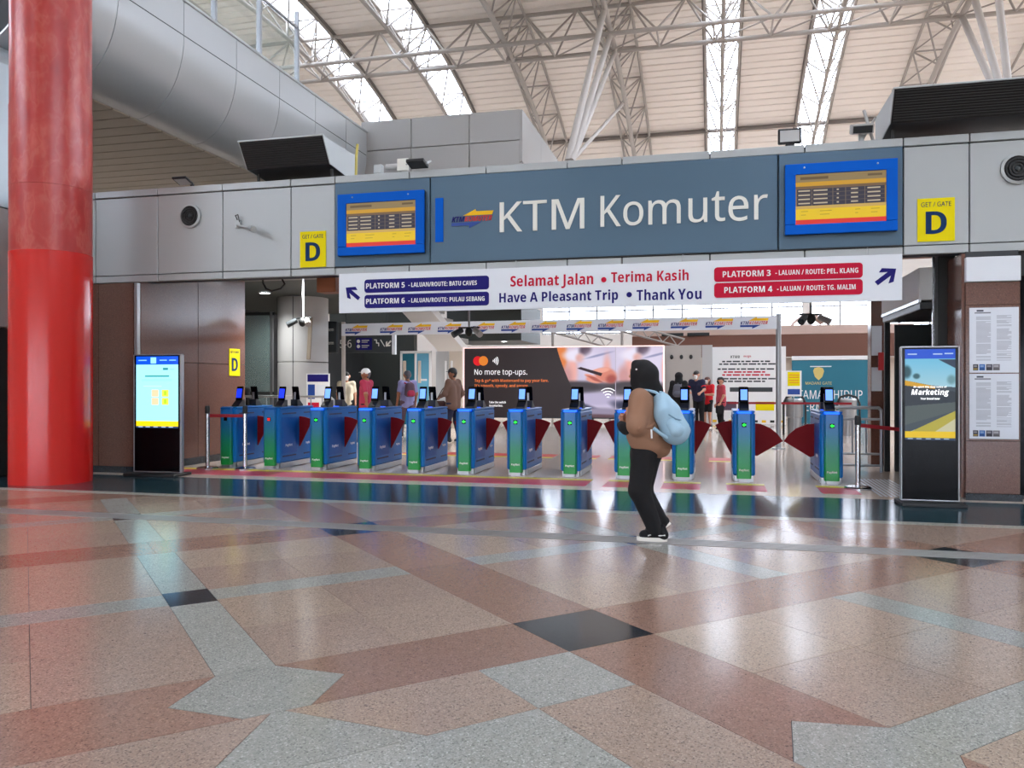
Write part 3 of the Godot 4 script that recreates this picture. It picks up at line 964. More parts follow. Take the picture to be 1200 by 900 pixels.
func board_image() -> Image:
	var im := Image.create(256, 144, false, Image.FORMAT_RGB8)
	im.fill(rgb(150, 120, 60))
	im.fill_rect(Rect2i(0, 0, 256, 22), rgb(150, 128, 84))
	im.fill_rect(Rect2i(14, 7, 80, 8), rgb(104, 84, 50))
	im.fill_rect(Rect2i(205, 7, 40, 6), rgb(104, 84, 50))
	im.fill_rect(Rect2i(0, 22, 256, 12), rgb(214, 160, 30))
	im.fill_rect(Rect2i(0, 34, 256, 8), rgb(120, 92, 60))
	im.fill_rect(Rect2i(4, 42, 248, 48), rgb(44, 42, 62))
	for r in 4:
		im.fill_rect(Rect2i(4, 41 + 12 * r, 248, 1), rgb(120, 100, 80))
		for c in [[8, 34], [52, 40], [118, 6], [158, 20], [204, 36]]:
			im.fill_rect(Rect2i(c[0], 45 + 12 * r, c[1], 4), rgb(206, 190, 160))
	for x in [46, 106, 142, 196]: im.fill_rect(Rect2i(x, 42, 2, 48), rgb(120, 104, 84))
	im.fill_rect(Rect2i(0, 90, 256, 9), rgb(214, 176, 92))
	im.fill_rect(Rect2i(0, 99, 256, 31), rgb(244, 206, 10))
	for r in 2:
		for c in [[16, 20], [70, 34], [170, 14], [214, 24]]: im.fill_rect(Rect2i(c[0], 105 + 10 * r, c[1] - 6 * r, 2), rgb(190, 160, 20))
	im.fill_rect(Rect2i(0, 130, 256, 14), rgb(232, 44, 30))
	return im

func build_facade_fittings() -> void:
	# departure screens
	var pm := picture("board_screen", board_image(), 0.8)
	for e in [[-4.545, 3.625, "blue framed departure screen left of the big lettering", 1.3, 0.87], [1.5, 3.655, "blue framed departure screen right of the big lettering", 1.29, 0.87]]:
		var d := thing("departure_screen", e[2], "display", Vector3(e[0], e[1] - 0.435, -10.632), 0, "departure screens on the big sign")
		bpart("case", Vector3(0, 0.435, -0.005), Vector3(e[3], e[4], 0.05), M.black, d, 0.004)
		var fw: float = 0.125
		for q in [[Vector3(0, e[4] - 0.065, 0.03), Vector3(e[3], 0.13, 0.05)], [Vector3(0, 0.06, 0.03), Vector3(e[3], 0.12, 0.05)], [Vector3(-e[3] / 2 + fw / 2, 0.435, 0.03), Vector3(fw, e[4] - 0.25, 0.05)], [Vector3(e[3] / 2 - fw / 2, 0.435, 0.03), Vector3(fw, e[4] - 0.25, 0.05)]]:
			bpart("frame_bar", q[0], q[1], M.blue, d, 0.004)
		print_on("screen", e[3] - 2 * fw, e[4] - 0.25, Vector3(0, 0.43, 0.024), pm, d)
		for x in [-0.42, 0.42]: part("screw", MB.new().ball(Vector3(x, e[4] - 0.05, 0.056), Vector3(0.012, 0.012, 0.006), 8, 4).done(), M.steel, d)
	# yellow gate letters
	for e in [[Vector3(-5.633, 3.06, -10.69), "yellow letter D gate sign on grey panels left of the departure screen"], [Vector3(2.588, 3.085, -10.69), "yellow letter D gate sign on grey panels right of the departure screen"]]:
		var d := thing("gate_letter_sign", e[1], "sign", e[0], 0, "yellow gate letter signs")
		bpart("plate", Vector3(0, 0.26, 0.004), Vector3(0.41, 0.52, 0.012), M.yellow, d, 0.002)
		text("GET / GATE", Vector3(0, 0.445, 0.012), 0.33, 0.055, M.sign_blue, d, false)
		text("D", Vector3(0.0, 0.225, 0.012), 0.23, 0.27, M.sign_blue, d)
	# round loudspeakers
	for e in [[-7.66, "round black loudspeaker set in the left grey panels"], [3.46, "round black loudspeaker set in the right grey panels"]]:
		var d := thing("wall_speaker", e[1], "speaker", Vector3(e[0], 3.9, -10.69), 0, "round wall loudspeakers")
		var rot := Basis(Vector3.RIGHT, PI / 2)
		part("rim", MB.new().lathe([[0.18, 0.0], [0.18, 0.03], [0.15, 0.04], [0.15, 0.0]], Vector3.ZERO, rot, 28).done(), M.clad, d)
		part("cone", MB.new().lathe([[0.15, 0.03], [0.1, 0.012], [0.0, 0.012]], Vector3.ZERO, rot, 28).done(), M.black, d)
		for r in [0.12, 0.085, 0.05]:
			part("grille_ring", MB.new().lathe([[r + 0.01, 0.018], [r + 0.01, 0.034], [r - 0.006, 0.034], [r - 0.006, 0.018]], Vector3.ZERO, rot, 24).done(), M.dark, d)
		part("cap", MB.new().ball(Vector3(0, 0, 0.022), Vector3(0.035, 0.035, 0.018), 14, 6).done(), M.charcoal, d)
	# camera arm on the left panels
	var c := thing("wall_camera", "small grey camera arm on the left grey panels", "camera", Vector3(-6.85, 3.7, -10.69))
	bpart("base_plate", Vector3(0, 0.04, 0.015), Vector3(0.09, 0.12, 0.03), M.clad, c, 0.006)
	part("arm", MB.new().tube(Vector3(0, 0.02, 0.02), Vector3(0.3, -0.06, 0.12), 0.025, 0.022).done(), M.clad, c)
	part("body", MB.new().tube(Vector3(0.28, -0.05, 0.1), Vector3(0.4, -0.1, 0.24), 0.04, 0.045, 12).done(), M.clad, c)
	part("cable", MB.new().path([Vector3(0, 0.09, 0.02), Vector3(-0.02, 0.16, 0.05), Vector3(0.03, 0.17, 0.06), Vector3(0.05, 0.06, 0.05)], 0.007, 6).done(), M.black, c)
	# floodlights on the coping
	for e in [[Vector3(-7.72, 4.353, -10.7), "slim black floodlight on the coping above the left loudspeaker", 0], [Vector3(-4.05, 4.353, -10.7), "black floodlight on a pipe bracket above the left departure screen", 1], [Vector3(0.92, 4.353, -10.72), "upright square floodlight on the coping left of the right departure screen", 2], [Vector3(1.76, 4.353, -10.75), "grey floodlight beside the right black air unit", 3]]:
		var d := thing("floodlight", e[1], "floodlight", e[0], 0, "floodlights on the coping")
		if e[2] == 0:
			bpart("bracket", Vector3(0.08, 0.02, 0), Vector3(0.03, 0.04, 0.06), M.black, d)
			var r := Basis(Vector3.RIGHT, -0.3)
			bpart("housing", Vector3(0, 0.06, 0.12), Vector3(0.24, 0.03, 0.2), M.black, d, 0.006, r)
			bpart("lens", Vector3(0, 0.044, 0.115), Vector3(0.2, 0.006, 0.16), M.concrete_light, d, 0.0, r)
		elif e[2] == 1:
			rod("pipe", Vector3(-0.5, 0.12, -0.12), Vector3(0.1, 0.12, -0.12), 0.04, M.concrete_light, d)
			rod("pipe", Vector3(-0.3, 0, -0.12), Vector3(-0.3, 0.12, -0.12), 0.03, M.concrete_light, d)
			bpart("cover_plate", Vector3(-0.22, 0.12, -0.05), Vector3(0.17, 0.17, 0.03), M.letter, d, 0.006)
			bpart("junction_box", Vector3(-0.6, 0.08, -0.08), Vector3(0.12, 0.13, 0.1), M.clad, d, 0.008)
			var r := Basis(Vector3.RIGHT, -0.2)
			bpart("housing", Vector3(0.06, 0.07, 0.12), Vector3(0.26, 0.05, 0.22), M.black, d, 0.008, r)
			part("yoke", MB.new().path([Vector3(-0.1, 0.07, 0.12), Vector3(-0.1, 0.14, -0.04), Vector3(0.2, 0.14, -0.04), Vector3(0.2, 0.07, 0.12)], 0.012, 6).done(), M.steel, d)
		elif e[2] == 2:
			bpart("bracket", Vector3(0, 0.015, 0), Vector3(0.1, 0.03, 0.06), M.black, d)
			bpart("housing", Vector3(0, 0.125, 0), Vector3(0.28, 0.19, 0.05), M.black, d, 0.01)
			bpart("lens", Vector3(0, 0.125, 0.026), Vector3(0.23, 0.14, 0.006), M.concrete_light, d)
		else:
			bpart("bracket", Vector3(0, 0.05, 0), Vector3(0.06, 0.1, 0.06), M.clad, d, 0.005)
			bpart("housing", Vector3(0, 0.15, 0.05), Vector3(0.26, 0.12, 0.16), M.concrete, d, 0.012, Basis(Vector3.RIGHT, 0.3))
			bpart("lens", Vector3(0, 0.12, 0.13), Vector3(0.22, 0.085, 0.008), M.dark, d, 0.0, Basis(Vector3.RIGHT, 0.5))
			rod("stay", Vector3(0.14, 0.0, 0.0), Vector3(0.05, 0.42, -0.1), 0.02, M.concrete, d)
			rod("stay", Vector3(0.0, 0.0, -0.1), Vector3(0.18, 0.32, -0.1), 0.015, M.concrete, d)
	# black air units on the coping
	for e in [[Vector3(-5.93, 4.353, -10.9), 1.3, "black wedge air unit on the coping above the left gate letter sign", -1.0], [Vector3(2.95, 4.353, -10.9), 1.8, "wide black louvred air unit on the coping at the right edge", 1.0]]:
		var d := thing("air_unit", e[2], "air unit", e[0], 0, "air units on the coping")
		var w: float = e[1]
		# section in depth and height: front face leans forward at the top
		var sec := PackedVector2Array([Vector2(0.62, 0.47), Vector2(0.4, 0.13), Vector2(-0.5, 0.05), Vector2(-0.5, 0.47)])
		part("housing", MB.new().prism(sec, -w / 2, w / 2, Transform3D(Basis(Vector3(0, 0, 1), Vector3.UP, Vector3(1, 0, 0)), Vector3.ZERO)).done(), M.black, d)
		for s in [-1.0, 1.0]:
			part("side_panel", MB.new().prism(sec, 0.0, 0.012, Transform3D(Basis(Vector3(0, 0, 1), Vector3.UP, Vector3(1, 0, 0)), Vector3(w / 2 if s > 0 else -w / 2 - 0.012, 0, 0))).done(), M.clad, d)
			bpart("leg", Vector3(s * (w / 2 - 0.06), 0.075, 0.2), Vector3(0.03, 0.15, 0.03), M.dark, d)
			bpart("leg", Vector3(s * (w / 2 - 0.06), 0.03, -0.4), Vector3(0.03, 0.06, 0.03), M.dark, d)
		var rot := Basis(Vector3.RIGHT, -atan2(0.22, 0.34) * -1.0)
		for k in 12:
			var t := (k + 0.5) / 12.0
			bpart("louvre", Vector3(0, lerpf(0.14, 0.46, t), lerpf(0.407, 0.613, t) + 0.004), Vector3(w - 0.04, 0.012, 0.02), M.dark, d, 0.003, rot)
		bpart("top_edge", Vector3(0, 0.475, 0.58), Vector3(w + 0.03, 0.02, 0.1), M.clad, d, 0.003)
	var pipe := part("yellow_conduit", MB.new().path([Vector3(-5.1, 4.36, -10.98), Vector3(-5.1, 4.7, -11.0), Vector3(-5.1, 4.9, -11.04)], 0.02, 8).done(), mat("conduit", rgb(196, 180, 90), 0.5), self)
	tag(pipe, "thin yellow conduit rising beside the left black air unit", "conduit")

# ------------------------------------------------------------------ piers, side walls and the red column
func build_piers() -> void:
	# red column
	var col := thing("red_column", "big round red column at the left edge of the hall", "column", Vector3(-9.04, 0, -9.49))
	part("lower_wrap", MB.new().lathe([[0.525, 0.0], [0.525, 3.18], [0.517, 3.185]], Vector3.ZERO, Basis(), 48).done(), M.red_wrap, col, "glossy red wrap")
	part("upper_wrap", MB.new().lathe([[0.517, 3.185], [0.517, 4.08]], Vector3.ZERO, Basis(), 48).done(), M.red_faded, col, "faded patchy red film")
	part("upper_wrap", MB.new().lathe([[0.511, 4.08], [0.518, 4.085], [0.518, 5.2]], Vector3.ZERO, Basis(), 48).done(), M.red_faded, col, "faded patchy red film")
	part("upper_wrap", MB.new().lathe([[0.512, 5.2], [0.512, 11.3]], Vector3.ZERO, Basis(), 48).done(), M.red_faded, col, "faded patchy red film")
	# grey clad pier behind it
	var gp := Node3D.new()
	gp.name = "wall_pier"
	add_child(gp)
	gp.set_meta("kind", "structure")
	var sec := PackedVector2Array([Vector2(-13.5, 4.0), Vector2(-10.25, 4.0), Vector2(-10.25, 5.9)])
	for i in 7:
		var a := PI / 2 * i / 6.0
		sec.append(Vector2(-10.75 + 0.5 * cos(a), 6.0 + 0.55 * sin(a)))
	sec.append(Vector2(-13.5, 6.55))
	part("upper_cladding", MB.new().prism(sec, -10.4, -9.6).done(), mat("pale_clad", rgb(178, 192, 198), 0.3, 0.3), gp)
	bpart("middle_cladding", Vector3(-11.88, 3.1, -10.0), Vector3(3.24, 1.77, 0.78), M.concrete, gp, 0.01)
	bpart("lower_cladding", Vector3(-11.88, 1.1, -10.0), Vector3(3.24, 2.2, 0.78), M.dark, gp, 0.01)
	# brown granite pier and the side wall of the passage on the left
	var w := struct("wall_passage", Vector3(-10.05, 1.725, -12.25), Vector3(2.8, 3.45, 2.8), M.seam)
	for e in [[-11.4, -10.3], [-10.29, -9.32], [-9.31, -8.68]]:
		bpart("stone_panel", Vector3((e[0] + e[1]) / 2, 1.5, -10.725), Vector3(e[1] - e[0], 2.86, 0.05), M.brown_stone, w, 0.003)
	bpart("plinth", Vector3(-10.03, 0.05, -10.71), Vector3(2.75, 0.1, 0.1), M.dark_stone, w)
	bpart("edge_strip", Vector3(-8.64, 1.5, -10.74), Vector3(0.06, 2.86, 0.07), M.steel, w, 0.005)
	for r in 2:
		for c in 2:
			bpart("stone_panel", Vector3(-8.635, 0.87 + 1.72 * r, -11.5 - 1.44 * c), Vector3(0.05, 1.712, 1.43), M.brown_stone, w, 0.003)
	bpart("plinth", Vector3(-8.62, 0.06, -12.2), Vector3(0.08, 0.12, 2.85), M.dark_stone, w)
	var d := thing("letter_plate", "small yellow letter D plate on the brown granite side wall", "sign", Vector3(-8.608, 1.53, -13.3), PI / 2)
	bpart("plate", Vector3(0, 0.24, 0.004), Vector3(0.34, 0.5, 0.01), M.yellow, d, 0.002)
	text("D", Vector3(0, 0.2, 0.012), 0.19, 0.24, M.sign_blue, d)
	text("GET / GATE", Vector3(0, 0.43, 0.011), 0.27, 0.045, M.sign_blue, d, false)
	# granite pier on the right with its header and two notices
	var r := struct("wall_end", Vector3(3.18, 1.47, -10.95), Vector3(0.56, 2.94, 0.6), M.seam)
	for k in 3:
		var ys := [0.08, 0.7, 2.3, 2.57]
		bpart("stone_panel", Vector3(3.175, (ys[k] + ys[k + 1]) / 2, -10.63), Vector3(0.575, ys[k + 1] - ys[k] - 0.003, 0.06), M.brown_stone, r, 0.003)
	bpart("plinth", Vector3(3.18, 0.04, -10.62), Vector3(0.6, 0.08, 0.1), M.dark_stone, r)
	bpart("header_panel", Vector3(3.175, 2.72, -10.62), Vector3(0.575, 0.29, 0.09), M.banner, r, 0.005)
	bpart("stone_side", Vector3(2.875, 1.47, -10.95), Vector3(0.04, 2.9, 0.6), M.brown_stone, r, 0.003)
	for e in [[1.506, "upper white notice with train pictures on the right granite pier"], [0.728, "lower white notice with train pictures on the right granite pier"]]:
		var n := thing("notice_poster", e[1], "poster", Vector3(3.185, e[0], -10.597), 0, "notices on the right granite pier")
		bpart("sheet", Vector3(0, 0.38, 0.003), Vector3(0.52, 0.765, 0.006), M.paper, n)
		print_on("print", 0.5, 0.745, Vector3(0, 0.38, 0.0072), picture("notice_print", notice_image(), 0.0, 0.7) if not M.has("notice_print") else M.notice_print, n)
	# dark shop front past the pier
	var s := struct("wall_shop", Vector3(6.0, 1.47, -11.0), Vector3(5.0, 2.94, 0.4), M.dark)
	for k in 4: bpart("shop_pane", Vector3(4.1 + 1.25 * k, 1.35, -10.78), Vector3(1.2, 2.6, 0.03), M.gloss_black, s)

func notice_image() -> Image:
	var im := Image.create(180, 268, false, Image.FORMAT_RGB8)
	im.fill(rgb(222, 226, 232))
	im.fill_rect(Rect2i(24, 6, 26, 7), rgb(70, 74, 84))
	im.fill_rect(Rect2i(16, 16, 62, 5), rgb(120, 122, 130))
	var r := RandomNumberGenerator.new()
	r.seed = 4
	for c in [[22, 56], [100, 56]]:
		var y := 30
		while y < 222:
			if r.randf() < 0.88: im.fill_rect(Rect2i(c[0], y, c[1] - r.randi_range(0, 20) * (1 if r.randf() < 0.3 else 0), 2), rgb(168, 170, 178))
			y += 4
	for e in [[10, 20, rgb(60, 60, 66)], [34, 22, rgb(50, 100, 170)], [60, 24, rgb(70, 66, 76)], [86, 26, rgb(120, 116, 120)]]:
		im.fill_rect(Rect2i(e[0], 236, e[1], 26), e[2])
		im.fill_rect(Rect2i(e[0] + 3, 240, e[1] - 8, 8), e[2].lightened(0.4))
		im.fill_rect(Rect2i(e[0] + 2, 254, e[1] - 5, 4), rgb(200, 160, 60) if e[0] == 10 else e[2].darkened(0.4))
	return im

# ------------------------------------------------------------------ ticket gates
func gate_front_mat() -> StandardMaterial3D:
	var g := Gradient.new()
	g.offsets = PackedFloat32Array([0.0, 0.3, 0.62, 1.0])
	g.colors = PackedColorArray([rgb(20, 104, 180), rgb(12, 116, 160), rgb(8, 132, 92), rgb(12, 142, 52)])
	var t := GradientTexture2D.new()
	t.gradient = g
	t.fill_from = Vector2(0, 0); t.fill_to = Vector2(0, 1)
	t.width = 16; t.height = 256
	var m := mat("gate_print", Color.WHITE, 0.3)
	m.albedo_texture = t
	m.texture_repeat = false
	return m

func flap_poly(wide: bool, s: float) -> PackedVector2Array:
	var p := PackedVector2Array()
	if wide:
		for q in [[0, 0.795], [0.11, 0.785], [0.25, 0.725], [0.35, 0.64], [0.425, 0.535], [0.06, 0.31], [0, 0.33]]: p.append(Vector2(s * q[0], q[1]))
	else:
		p.append(Vector2(0, 0.32))
		for i in 6:
			var a := deg_to_rad(90.0 - 29.0 * i / 5.0)
			p.append(Vector2(s * 0.505 * cos(a), 0.32 + 0.505 * sin(a)))
		p.append(Vector2(s * 0.012, 0.32))
	return p

func build_gates() -> void:
	var front := gate_front_mat()
	var xs := [-7.755, -6.961, -6.13, -5.303, -4.487, -3.676, -2.871, -2.052, -1.26, -0.433, 0.406, 1.555]
	var words := ["leftmost blue ticket gate, next to the brown granite wall", "blue ticket gate with a red lamp, second from the left", "third blue ticket gate from the left", "fourth blue ticket gate from the left, before the maroon shirt", "fifth blue ticket gate from the left", "sixth blue ticket gate from the left, before the man in taupe", "seventh blue ticket gate from the left, before the dark billboard", "eighth blue ticket gate from the left", "blue ticket gate behind the woman with the pale backpack", "blue ticket gate just right of the woman with the pale backpack", "blue ticket gate at the left of the wide lane", "rightmost blue ticket gate, beside the chrome belt post"]
	var parts := {}
	parts.body = MB.new().box(Vector3(0, 0.525, -0.62), Vector3(0.3, 0.89, 1.16), 0.025).done()
	parts.base = MB.new().box(Vector3(0, 0.05, -0.6), Vector3(0.26, 0.1, 1.08), 0.004).done()
	parts.cover = MB.new().box(Vector3(0, 0.98, -0.64), Vector3(0.296, 0.03, 1.12), 0.01).done()
	parts.bar = MB.new().box(Vector3(0, 0.972, -0.02), Vector3(0.188, 0.028, 0.09), 0.006).done()
	var mb := MB.new()
	var ol := [Vector2(-0.097, -0.045), Vector2(-0.097, 0.006), Vector2(-0.08, 0.022), Vector2(0.08, 0.022), Vector2(0.097, 0.006), Vector2(0.097, -0.045)]
	for i in ol.size() - 1:
		var p: Vector2 = ol[i]; var q: Vector2 = ol[i + 1]
		var nn := Vector3(-(q.y - p.y), 0, q.x - p.x).normalized()
		mb.quad(Vector3(p.x, 0.05, p.y), Vector3(q.x, 0.05, q.y), Vector3(q.x, 0.957, q.y), Vector3(p.x, 0.957, p.y), nn)
	parts.front = mb.done()
	parts.foot = MB.new().box(Vector3(0, 0.025, -0.02), Vector3(0.15, 0.05, 0.07), 0.004).done()
	parts.lens = MB.new().box(Vector3(0, 0.8, 0.024), Vector3(0.06, 0.06, 0.008), 0.002).done()
	parts.arrow = MB.new().prism(PackedVector2Array([Vector2(-0.026, 0), Vector2(0.002, 0.024), Vector2(0.002, 0.011), Vector2(0.024, 0.011), Vector2(0.024, -0.011), Vector2(0.002, -0.011), Vector2(0.002, -0.024)]), 0.028, 0.031, Transform3D(Basis(), Vector3(0, 0.8, 0))).done()
	parts.cross = MB.new().box(Vector3(0, 0.8, 0.029), Vector3(0.05, 0.014, 0.004), 0.0, Basis(Vector3.BACK, PI / 4)).box(Vector3(0, 0.8, 0.029), Vector3(0.05, 0.014, 0.0036), 0.0, Basis(Vector3.BACK, -PI / 4)).done()
	parts.sector = {}
	for wide in [false, true]:
		for s in [-1.0, 1.0]:
			parts.sector["%s%d" % [wide, int(s)]] = MB.new().prism(flap_poly(wide, s), -0.012, 0.012, Transform3D(Basis(), Vector3(s * 0.145, 0, -0.7))).done()
	var tilt := Basis(Vector3.RIGHT, -0.22)
	parts.rbase = MB.new().prism(PackedVector2Array([Vector2(-0.07, 0), Vector2(0.09, 0), Vector2(0.09, 0.02), Vector2(-0.02, 0.095), Vector2(-0.07, 0.095)]), -0.055, 0.055, Transform3D(Basis(Vector3(0, 0, 1), Vector3.UP, Vector3(1, 0, 0)), Vector3(0, 0, 0))).done()
	parts.rcase = MB.new().box(Vector3(0, 0.185, -0.02), Vector3(0.105, 0.2, 0.022), 0.008, tilt).done()
	parts.rscreen = MB.new().box(Vector3(0, 0.187, -0.0073), Vector3(0.078, 0.13, 0.003), 0.0, tilt).done()
	parts.rstem = MB.new().box(Vector3(0, 0.1, -0.05), Vector3(0.03, 0.2, 0.02), 0.004).done()
	for i in xs.size():
		var t := thing("ticket_gate", words[i], "ticket gate", Vector3(xs[i], 0, -11.75), 0, "ticket gates in a row")
		part("kick_base", parts.base, M.steel, t)
		part("body", parts.body, M.gate_blue, t)
		part("top_cover", parts.cover, M.gate_blue, t)
		var fp := part("front_panel", parts.front, front, t, "front panel printed blue to green")
		part("foot", parts.foot, M.steel, fp)
		part("light_bar", parts.bar, M.lamp_blue if i > 1 else M.gate_dark_blue, t)
		var ind := part("indicator", parts.lens, M.gloss_black, t)
		if i == 1: part("red_cross_lamp", parts.cross, M.lamp_red, ind)
		elif i > 0: part("green_arrow_lamp", parts.arrow, M.lamp_green, ind)
		text("PayNet", Vector3(0, 0.165, 0.0235), 0.13, 0.038, M.white, t, true, Basis(), "lettering", 0.002)
		for s in [-1.0, 1.0]:
			var side := Basis(Vector3.UP, s * PI / 2)
			if (s > 0 and i < 10) or (s < 0 and i > 8):
				bpart("side_panel", Vector3(s * 0.151, 0.53, -0.36), Vector3(0.006, 0.6, 0.5), M.gate_dark_blue, t, 0.002)
				bpart("slot", Vector3(s * 0.151, 0.885, -0.36), Vector3(0.008, 0.022, 0.44), M.gate_slot, t)
				bpart("slot", Vector3(s * 0.151, 0.885, -0.98), Vector3(0.008, 0.022, 0.28), M.gate_slot, t)
				bpart("slot", Vector3(s * 0.151, 0.19, -0.36), Vector3(0.008, 0.022, 0.44), M.gate_slot, t)
				bpart("slot", Vector3(s * 0.151, 0.19, -0.98), Vector3(0.008, 0.022, 0.28), M.gate_slot, t)
				bpart("handle", Vector3(s * 0.153, 0.55, -0.15), Vector3(0.008, 0.16, 0.014), M.gate_blue, t, 0.003)
				text("PayNet", Vector3(s * 0.155, 0.36, -0.34), 0.22, 0.055, M.white, t, true, side, "lettering", 0.002)
				text("PayNet", Vector3(s * 0.155, 0.36, -0.99), 0.16, 0.05, M.white, t, true, side, "lettering", 0.002)
				bpart("skirt", Vector3(s * 0.142, 0.05, -0.64), Vector3(0.02, 0.075, 1.06), M.steel, t, 0.004)
			if (i == 0 and s < 0) or (i == 11 and s > 0): continue
			var wide: bool = (i == 10 and s > 0) or (i == 11 and s < 0)
			part("flap", parts.sector["%s%d" % [wide, int(s)]], M.flap, t)
		for e in [[-0.35, 0.0], [-0.85, PI]]:
			var rd := part("card_reader", parts.rbase, M.black, t)
			rd.transform = Transform3D(Basis(Vector3.UP, e[1]).scaled(Vector3.ONE * 1.18), Vector3(0.01, 0.995, e[0]))
			part("stem", parts.rstem, M.alu, rd)
			part("case", parts.rcase, M.gloss_black, rd)
			part("screen", parts.rscreen, M.reader_screen_blue if i < 2 else M.reader_screen, rd)
		bpart("marker_lamp", Vector3(0, 0.998, -0.6), Vector3(0.14, 0.01, 0.1), M.lamp_blue if i > 1 else M.gate_dark_blue, t, 0.003)

# ------------------------------------------------------------------ advertising totems
func ellipse(im: Image, cx: float, cy: float, rx: float, ry: float, c: Color, soft := 0.3, ang := 0.0) -> void:
	var m: float = max(rx, ry) * (1.0 + soft)
	for y in range(maxi(0, int(cy - m)), mini(im.get_height(), int(cy + m) + 1)):
		for x in range(maxi(0, int(cx - m)), mini(im.get_width(), int(cx + m) + 1)):
			var d := Vector2(x - cx, y - cy).rotated(-ang)
			var q := Vector2(d.x / rx, d.y / ry).length()
			var a := 1.0 - smoothstep(1.0 - soft, 1.0 + soft, q)
			if a > 0.003: im.set_pixel(x, y, im.get_pixel(x, y).lerp(c, a * c.a))

func polyfill(im: Image, poly: PackedVector2Array, c: Color) -> void:
	for y in im.get_height():
		for x in im.get_width():
			if Geometry2D.is_point_in_polygon(Vector2(x + 0.5, y + 0.5), poly): im.set_pixel(x, y, c)

func totem_image(right: bool) -> Image:
	var im := Image.create(150, 210, false, Image.FORMAT_RGB8)
	if not right:
		im.fill(rgb(158, 228, 242))
		im.fill_rect(Rect2i(0, 0, 150, 24), rgb(0, 78, 208))
		im.fill_rect(Rect2i(52, 3, 20, 18), rgb(150, 226, 246))
		for e in [[8, 10, 30], [84, 10, 26], [118, 10, 24]]: im.fill_rect(Rect2i(e[0], e[1], e[2], 3), rgb(140, 200, 250))
		im.fill_rect(Rect2i(96, 34, 18, 6), rgb(30, 130, 140))
		im.fill_rect(Rect2i(120, 36, 16, 4), rgb(140, 200, 200))
		im.fill_rect(Rect2i(32, 56, 86, 4), rgb(40, 150, 150))
		im.fill_rect(Rect2i(20, 66, 108, 7), rgb(150, 214, 220))
		im.fill_rect(Rect2i(26, 86, 66, 3), rgb(180, 226, 228))
		for r in 2:
			im.fill_rect(Rect2i(56, 98 + 24 * r, 24, 20), rgb(250, 200, 160))
			im.fill_rect(Rect2i(92, 98 + 24 * r, 24, 20), rgb(214, 244, 80))
			im.fill_rect(Rect2i(100, 102 + 24 * r, 8, 12), rgb(170, 226, 30))
			im.fill_rect(Rect2i(38, 106 + 24 * r, 10, 3), rgb(160, 210, 214))
		im.fill_rect(Rect2i(0, 190, 150, 15), rgb(246, 206, 10))
	else:
		for y in 210:
			for x in 150:
				im.set_pixel(x, y, rgb(120, 204, 240).lerp(rgb(190, 226, 236), clampf((y - 24) / 80.0, 0, 1)))
		polyfill(im, PackedVector2Array([Vector2(100, 24), Vector2(150, 24), Vector2(150, 44)]), rgb(30, 52, 80))
		polyfill(im, PackedVector2Array([Vector2(0, 72), Vector2(80, 84), Vector2(150, 88), Vector2(150, 150), Vector2(0, 195)]), rgb(60, 74, 84))
		polyfill(im, PackedVector2Array([Vector2(0, 72), Vector2(90, 86), Vector2(90, 92), Vector2(0, 84)]), rgb(226, 170, 20))
		polyfill(im, PackedVector2Array([Vector2(0, 84), Vector2(150, 98), Vector2(150, 122), Vector2(0, 132)]), rgb(36, 46, 58))
		polyfill(im, PackedVector2Array([Vector2(0, 132), Vector2(150, 122), Vector2(150, 142), Vector2(0, 176)]), rgb(80, 92, 92))
		polyfill(im, PackedVector2Array([Vector2(20, 190), Vector2(150, 142), Vector2(150, 190)]), rgb(190, 178, 60))
		polyfill(im, PackedVector2Array([Vector2(90, 190), Vector2(150, 160), Vector2(150, 190)]), rgb(214, 210, 170))
		ellipse(im, 4, 52, 14, 14, rgb(34, 84, 96), 0.4)
		ellipse(im, 34, 62, 10, 6, rgb(48, 100, 110), 0.4)
		ellipse(im, 138, 70, 12, 10, rgb(110, 160, 170), 0.5)
		im.fill_rect(Rect2i(0, 0, 150, 22), rgb(0, 84, 226))
		for e in [[8, 10, 28], [84, 10, 28], [118, 9, 26]]: im.fill_rect(Rect2i(e[0], e[1], e[2], 3), rgb(200, 224, 255))
		im.fill_rect(Rect2i(0, 190, 150, 15), rgb(248, 208, 0))
	im.fill_rect(Rect2i(0, 205, 150, 5), rgb(16, 50, 90))
	for e in [8, 34, 62, 90, 116]: im.fill_rect(Rect2i(e, 206, 16, 2), rgb(200, 226, 250))
	return im

